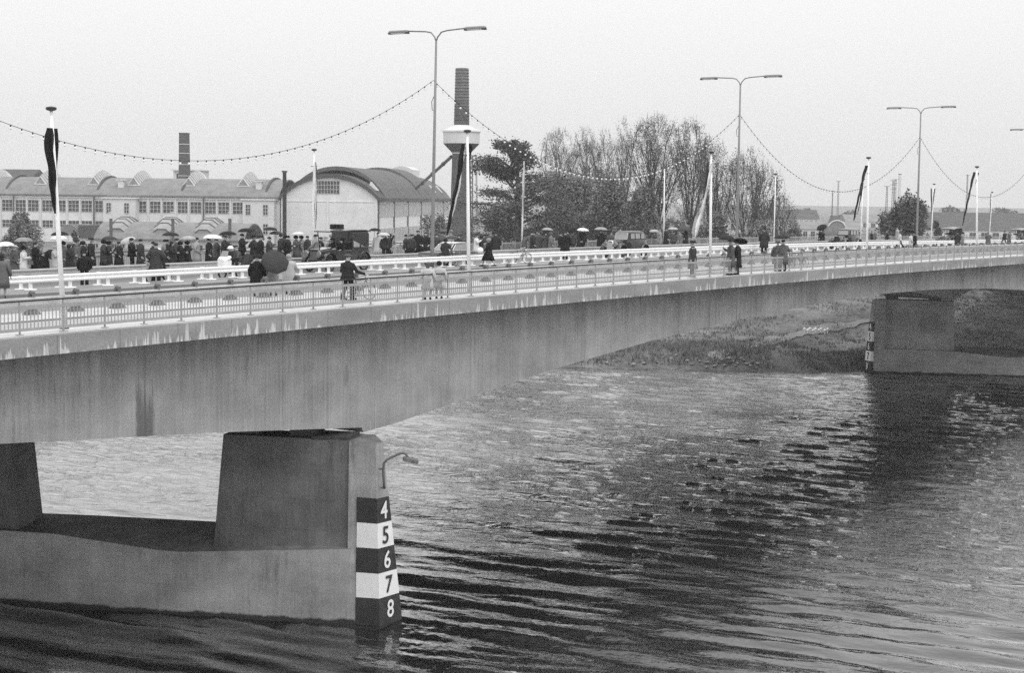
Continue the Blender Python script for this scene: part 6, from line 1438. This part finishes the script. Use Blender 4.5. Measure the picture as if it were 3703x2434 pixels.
def saloon30(loc, rz, label, body, pale, H=1.0):
    t = empty('vintage_car', loc, rz, label, 'car'); G = MT['carglass']
    for x in (-1.5, 1.35):
        for y in (-.68, .68): wheel(t, x, y, .37, .15, False, MT['cargrey'])
    m = MB(); m.loft([rrect(-1.92, .26, .5, 1.12, .12, top=.24), rrect(-1.2, .38, .5, 1.2, .16, top=.34), rrect(-.62, .56, .5, 1.24, .18, top=.5)]); m.build('bonnet', body, t, smooth=True)
    m = MB(); m.loft([rrect(-2.03, .26, .42, 1.16, .12, top=.22), rrect(-1.93, .28, .42, 1.2, .12, top=.24)]); g_ = m.build('radiator_shell', MT['chrome'] if pale else body, t); m = MB(); [m.box(-2.05, -2.033, -.2 + .05 * i, -.185 + .05 * i, .52, 1.05) for i in range(9)]; m.build('grille', MT['frame'] if pale else MT['black'], g_)
    m = MB(); m.loft([rrect(-.62, .62, .48, 1.24, .14, top=.56), rrect(-.5, .7, .46, 1.3, .14, top=.62), rrect(1.3, .72, .46, 1.3, .16, top=.66), rrect(1.95, .62, .5, 1.22, .2, top=.54), rrect(2.1, .5, .6, 1.0, .16, top=.42)]); m.build('body', body, t, smooth=True)
    m = MB(); m.loft([rrect(-.6, .58, 1.2, 1.26, .02), rrect(-.46, .6, 1.2, 1.72, .1, top=.54), rrect(-.3, .63, 1.2, 1.8, .14, top=.56), rrect(1.2, .64, 1.2, 1.82, .16, top=.56), rrect(1.75, .6, 1.2, 1.72, .2, top=.5), rrect(1.98, .52, 1.2, 1.4, .1, top=.46)]); m.build('cabin', body, t, smooth=True)
    m = MB(); m.hexa([(-.625, -.5, 1.28), (-.61, -.5, 1.28), (-.61, .5, 1.28), (-.625, .5, 1.28)], [(-.50, -.47, 1.66), (-.485, -.47, 1.66), (-.485, .47, 1.66), (-.50, .47, 1.66)]); w_ = m.build('windscreen', G, t)
    m = MB(); pts = [(-.635, -.52, 1.26), (-.635, .52, 1.26), (-.50, .49, 1.69), (-.50, -.49, 1.69), (-.635, -.52, 1.26)]; [m.tube([a, b_], .02, 5) for a, b_ in zip(pts, pts[1:])]; m.build('windscreen_frame', MT['frame'] if pale else body, w_)
    for s in (-1, 1):
        for x0, x1 in ((-.32, .22), (.3, .92), (1.02, 1.5)): sidewin(t, x0, x1, 1.29, 1.66, s * .625, G, body)
        fender(t, arcp(-1.5, .42, .52, 195, 15, 12) + [(-.75, .42), (-.4, .36)], .17, .08, body, s * .68); fender(t, [(.6, .36), (.78, .45)] + arcp(1.35, .42, .5, 150, -5, 10), .17, .08, body, s * .7)
        m = MB(); m.box(-.5, .75, s * .72 - .14, s * .72 + .14, .3, .36); m.build('running_board', body, t)
        lampo(t, -1.95, s * .42, .93, .15, MT['chrome'] if pale else body)
        m = MB(); m.tube([(-.75, s * .62, .75), (-.75, s * .78, .75)], .33, 18); m.build('spare_wheel', MT['rubber'], t)
    m = MB(); m.tube([(-2.2, -.75, .45), (-2.25, 0, .45), (-2.2, .75, .45)], .035, 6); m.build('bumper', MT['chrome'], t)
    return t
def saloon60(loc, rz, label):
    t = empty('saloon_car', loc, rz, label, 'car'); B = MT['cargrey']; G = MT['carglass']
    for x in (-1.3, 1.35):
        for y in (-.66, .66): wheel(t, x, y, .33, .17, False, MT['chrome'])
    m = MB(); m.loft([rrect(-2.2, .72, .38, .82, .1), rrect(-2.1, .82, .32, .9, .12), rrect(-.75, .84, .3, .96, .12), rrect(1.6, .84, .3, .96, .12), rrect(2.25, .8, .36, .9, .12), rrect(2.32, .7, .42, .84, .1)]); m.build('body', B, t, smooth=True)
    m = MB(); m.loft([rrect(-.78, .7, .93, .97, .02), rrect(-.12, .66, .93, 1.4, .08, top=.54), rrect(.1, .68, .93, 1.44, .08, top=.55), rrect(1.0, .68, .93, 1.44, .08, top=.55), rrect(1.7, .66, .93, 1.0, .03, top=.6)]); m.build('cabin', B, t, smooth=False)
    m = MB(); m.loft([rrect(-.14, .57, 1.41, 1.45, .02), rrect(.2, .6, 1.44, 1.5, .03), rrect(1.0, .6, 1.44, 1.5, .03), rrect(1.25, .55, 1.38, 1.42, .02)]); m.build('roof', MT['frame'], t)
    m = MB(); m.hexa([(-.80, -.62, .99), (-.785, -.62, .99), (-.785, .62, .99), (-.80, .62, .99)], [(-.2, -.52, 1.385), (-.185, -.52, 1.385), (-.185, .52, 1.385), (-.2, .52, 1.385)]); w_ = m.build('windscreen', MT['glasspale'], t)
    m = MB(); pts = [(-.83, -.64, .98), (-.83, .64, .98), (-.2, .54, 1.4), (-.2, -.54, 1.4), (-.83, -.64, .98)]; [m.tube([a, b_], .018, 5) for a, b_ in zip(pts, pts[1:])]; m.build('windscreen_trim', MT['chrome'], w_)
    for s in (-1, 1):
        sidewin(t, -.55, .3, 1.0, 1.37, s * .672, G, MT['chrome'], .38); sidewin(t, .38, 1.1, 1.0, 1.37, s * .672, G, MT['chrome'])
        lampo(t, -2.2, s * .6, .68, .1, MT['chrome']); m = MB(); m.tube([(-2.0, s * .85, .72), (2.1, s * .85, .72)], .012, 4); m.build('trim_strip', MT['chrome'], t)
        m = MB(); m.box(-.1, .05, s * .85 - .01, s * .85 + .02, .84, .87); m.build('door_handle', MT['chrome'], t)
    m = MB(); m.box(-2.24, -2.2, -.48, .48, .54, .76); m.build('grille', MT['chrome'], t); m = MB(); m.tube([(-2.2, -.82, .46), (-2.33, -.6, .46), (-2.35, .6, .46), (-2.2, .82, .46)], .05, 6); m.build('front_bumper', MT['chrome'], t)
    m = MB(); m.tube([(2.25, -.8, .48), (2.4, -.6, .48), (2.4, .6, .48), (2.25, .8, .48)], .05, 6); m.build('rear_bumper', MT['chrome'], t)
    return t
def car_at(px, Y, off=-.098): X = xat(px, Y, .3); return (X, Y, deck(X) + off)
RY = 60.75
limo = limousine(car_at(1218, RY + .3), math.radians(2), 'tall black veteran limousine with two spare tyres strapped on its roof'); limo.scale = (1.02, 1.02, 1.06)
oldc = saloon30(car_at(2262, RY + .2), math.radians(-3), 'dark grey thirties saloon with pale upright radiator on the far carriageway', MT['cargrey'], True); oldc.scale = (1.05, 1.05, 1.08)
blk = saloon30(car_at(3057, RY), 0, 'black vintage saloon between the second and third street lamps', MT['carblack'], False); blk.scale = (1.05, 1.05, 1.08)
tour = limousine(car_at(3432, RY), 0, 'open vintage tourer with canvas top behind the couple at the right', True)
tr2 = limousine(car_at(3680, RY), 0, 'last vintage tourer cut by the right edge of the picture', True)
opel = saloon60(car_at(1622, RY - .1), math.radians(1), 'dark sixties saloon with white roof parked behind the first lamp pole')
# people riding in the limousine
def rider(car, lx_, ly_, lz_, cg, head, hg, label, hd=0.0, s=1.0, legs='tr'):
    P_ = Matrix.Translation(car.location) @ Matrix.Rotation(car.rotation_euler.z, 4, 'Z') @ Vector((lx_, ly_, lz_))
    return person(P_, car.rotation_euler.z + math.pi + hd, 1.68 * s, 'sit', 'jacket', cg, legs, .02, head, hg, label)
rider(limo, .15, .3, .3, .02, 'cap', .02, 'driver in dark coat at the wheel of the black limousine')
rider(limo, .15, -.35, .3, .015, 'hair', .02, 'man in dark suit seated on the near front seat of the limousine')
rider(tour, .15, -.3, .3, .02, 'hat', .02, 'driver of the open tourer'); rider(tr2, .15, -.3, .3, .3, 'hat', .3, 'driver in pale coat of the last tourer')
put('lw1', *r1(400, 318, 1050, 750), 64.6, 1.7, 'stand', 'rr', 'long', .34, '', 0, 'scarf', .4, 'woman in pale coat and headscarf seen through the limousine windscreen'); put('lw2', *r1(468, 305, 1050, 750), 64.8, 1.74, 'stand', 'rr', 'long', .2, '', 0, 'bighair', .25, 'fair haired woman in grey coat seen through the limousine windscreen')

def cycle(loc, rz, label, motor=False, pale=False, lean=0.0):
    t = empty('motorcycle' if motor else 'bicycle', loc, rz, label, 'motorcycle' if motor else 'bicycle'); t.rotation_euler = (lean, 0, rz)
    r = .32 if motor else .34; wb = .70 if motor else .54
    for x in (-wb, wb):
        wh = empty('wheel', (x, 0, r)); wh.parent = t
        MB().tube([(r * math.cos(6.2832 * i / 24) * .96, 0, r * math.sin(6.2832 * i / 24) * .96) for i in range(25)], .05 if motor else .017, 6, False).build('tyre', MT['rubber'], wh, smooth=True)
        m = MB(); [m.tube([(0, 0, 0), (r * .94 * math.cos(6.2832 * i / 14), 0, r * .94 * math.sin(6.2832 * i / 14))], .005, 3, False) for i in range(14)]; m.tube([(0, -.05, 0), (0, .05, 0)], .06 if motor else .025, 8); m.build('spokes', MT['steel'], wh)
        m = MB(); a = arcp(x, r, r + (.07 if motor else .03), 150 if x < 0 else 200, 20, 8); m.loft([[(px_, -.05 if motor else -.02, pz), (px_, .05 if motor else .02, pz), (px_, .05 if motor else .02, pz + .012), (px_, -.05 if motor else -.02, pz + .012)] for px_, pz in a]); m.build('mudguard', MT['frame'] if pale else MT['black'], t)
    m = MB()
    if motor:
        m.tube([(-.62, 0, .95), (-.45, 0, .5), (.1, 0, .38), (.7, 0, .34)], .03, 6); m.tube([(-.5, 0, .85), (.2, 0, .75), (.65, 0, .62)], .03, 6); m.tube([(-.5, .09, .95), (-.7, .09, .33)], .03, 6); m.tube([(-.5, -.09, .95), (-.7, -.09, .33)], .03, 6); m.build('frame', MT['black'], t)
        m = MB(); m.box(-.22, .2, -.13, .13, .36, .66); m.tube([(0, -.24, .5), (0, .24, .5)], .09, 8); m.build('engine', MT['steel'], t)
        m = MB(); m.ellip((-.22, 0, .84), (.3, .14, .13), 12, 8); m.build('tank', MT['frame'] if pale else MT['black'], t, smooth=True)
        m = MB(); m.box(.05, .75, -.13, .13, .76, .86); m.build('seat', MT['black'], t)
        lampo(t, -.78, 0, .9, .1, MT['chrome'])
        if pale:
            m = MB(); m.loft([rrect(-.85, .2, .5, 1.05, .1), rrect(-.6, .34, .42, 1.15, .12), rrect(-.4, .36, .42, 1.2, .1)]); m.build('fairing', MT['white'], t); m = MB(); m.hexa([(-.6, -.25, 1.14), (-.58, -.25, 1.14), (-.58, .25, 1.14), (-.6, .25, 1.14)], [(-.45, -.2, 1.45), (-.43, -.2, 1.45), (-.43, .2, 1.45), (-.45, .2, 1.45)]); m.build('windshield', MT['glasspale'], t)
            m = MB(); m.box(.45, .95, -.36, -.15, .5, .82); m.build('pannier', MT['white'], t); m = MB(); m.box(.45, .95, .15, .36, .5, .82); m.build('pannier', MT['white'], t)
        m = MB(); m.tube([(.0, -.16, .36), (.9, -.16, .33)], .04, 6); m.build('exhaust', MT['chrome'], t)
    else:
        m.tube([(-.36, 0, .88), (.14, 0, .82)], .016, 5); m.tube([(-.36, 0, .82), (.02, 0, .3)], .018, 5); m.tube([(.18, 0, .92), (.02, 0, .3)], .016, 5); m.tube([(.02, 0, .3), (.54, 0, .34)], .013, 5); m.tube([(.14, 0, .8), (.54, 0, .34)], .012, 5); m.tube([(-.34, 0, .98), (-.42, 0, .7), (-.54, 0, .34)], .016, 5); m.build('frame', MT['black'], t)
        m = MB(); m.loft([[(x, -w_, .95), (x, w_, .95), (x, w_ * .8, .99), (x, -w_ * .8, .99)] for x, w_ in ((.04, .02), (.15, .05), (.3, .09))]); m.build('saddle', MT['black'], t)
        m = MB(); m.box(.28, .72, -.06, .06, .71, .73); m.build('luggage_rack', MT['black'], t); m = MB(); m.tube([(.02, -.15, .2), (.02, .0, .3), (.02, .15, .4)], .014, 5); m.tube([(.02, 0, .3), (.02, .03, .3)], .09, 12); m.build('crankset', MT['steel'], t)
        m = MB(); m.ellip((-.5, 0, .86), (.05, .05, .05), 8, 5); m.build('headlight', MT['chrome'], t)
    m = MB(); hz_ = 1.02; m.tube([(-.2, -.3, hz_), (-.36, -.2, hz_ + .03), (-.38, 0, hz_), (-.36, .2, hz_ + .03), (-.2, .3, hz_)], .014, 5); m.build('handlebar', MT['chrome'], t)
    return t
def cyc_at(px, py, z0=0.0): return on_deck(px, py, z0)
m1 = cycle(cyc_at(*r1(1790, 842), -.098), .15, 'black motorcycle standing behind the white barrier at the left', True, False)
m2 = cycle(cyc_at(*r1(735, 800, 600), -.098), .1, 'white faired police motorcycle behind the white barrier', True, True)
def seat_on(cyl_, lx_, hd, cg, head, hg, label, legs='tr', s=1.0, dz=0.02):
    P_ = Matrix.Translation(cyl_.location) @ Matrix.Rotation(cyl_.rotation_euler.z, 4, 'Z') @ Vector((lx_, 0, dz)); return person(P_, cyl_.rotation_euler.z + math.pi + hd, 1.75 * s, 'sit', 'jacket', cg, legs, .02, head, hg, label)
seat_on(m2, .18, 0, .03, 'helmet', .8, 'police rider in white helmet on the white motorcycle')
pil = seat_on(m2, .62, -.2, .08, 'cap', .04, 'passenger in dark cap sitting behind the white helmeted rider', dz=.06); PEOPLE['pil'] = (pil, 'sit')
seat_on(m1, .2, 0, .03, 'helmet', .75, 'rider with white helmet on the black motorcycle at the left')
h_ = hand_of(pil, 'sit', 'wrL'); 
fu = empty('umbrella', h_, 0, 'half folded dark umbrella pointing down beside the police motorcycle', 'umbrella'); e_ = plane_pt(*r1(835, 722, 600), pil.location.y - .6) - h_
t_ = plane_pt(*r1(955, 545, 600), pil.location.y - .55) - h_
m = MB(); n_ = 12; d_ = e_ - t_; m.tube([t_ + d_ * q for q in (0, .08, .3, .55, .8, 1)], [.05, .27, .24, .2, .12, .02], 8); m.build('canopy', cloth(.04), fu); m = MB(); m.tube([Vector((0, 0, 0)), t_], .012, 5); m.build('shaft', MT['darksteel'], fu)
bk = PEOPLE['m7'][0].location
cycle((bk.x + .25, bk.y - .42, deck(bk.x)), 2.9, 'bicycle held by the man in the knitted cap at the near railing', lean=.05)
X_ = cyc_at(*r1(1765, 668, 1050)); b2 = cycle(X_, math.radians(160), 'loaded bicycle in front of the sixties saloon car', lean=-.05)
P_ = b2.location + Vector((.35, .35, 0)); o = person(Vector((P_.x, P_.y, deck(P_.x))), HD['away'] - .6, 1.66, 'hold', 'long', .04, 'tr', .02, 'bighair', .02, 'figure in dark clothes under a grey umbrella beside the loaded bicycle'); PEOPLE['bk2'] = (o, 'hold')
umb('bk2', 1838, 318, 84, 1050, 750, .075, 'domed grey umbrella in front of the sixties saloon car')
cycle(cyc_at(*r1(875, 792, 1600, 700)), math.radians(150), 'bicycle parked alone against the white barrier', lean=.12)
cycle(cyc_at(*r1(570, 1012, 2700, 650)) + Vector((0, .5, 0)), math.radians(5), 'left of two bicycles parked inside the near railing', lean=.08)
cycle(cyc_at(*r1(705, 1002, 2700, 650)) + Vector((0, .5, 0)), math.radians(-6), 'right of two bicycles parked inside the near railing', lean=-.08)
cycle(cyc_at(*r1(1520, 738, 3200, 650), -.098), .1, 'motorcycle at the far right edge beside the last people', True, True)

# ------------------------------------------------------------------ hazy rainy air
m = MB(); m.box(-700, 1700, -700, 1900, -9, 75); me = bpy.data.meshes.new('haze'); me.from_pydata(m.v, [], m.f); ho = obj(me, 'haze'); hm = bpy.data.materials.new('haze'); hm.use_nodes = True; t = hm.node_tree; t.nodes.clear()
ou = N(t, 'ShaderNodeOutputMaterial'); pv = N(t, 'ShaderNodeVolumePrincipled'); pv.inputs['Color'].default_value = (.97, .97, .97, 1); pv.inputs['Density'].default_value = .00023; pv.inputs['Anisotropy'].default_value = .2
t.links.new(pv.outputs[0], ou.inputs['Volume']); me.materials.append(hm); tag(ho, kind='stuff')
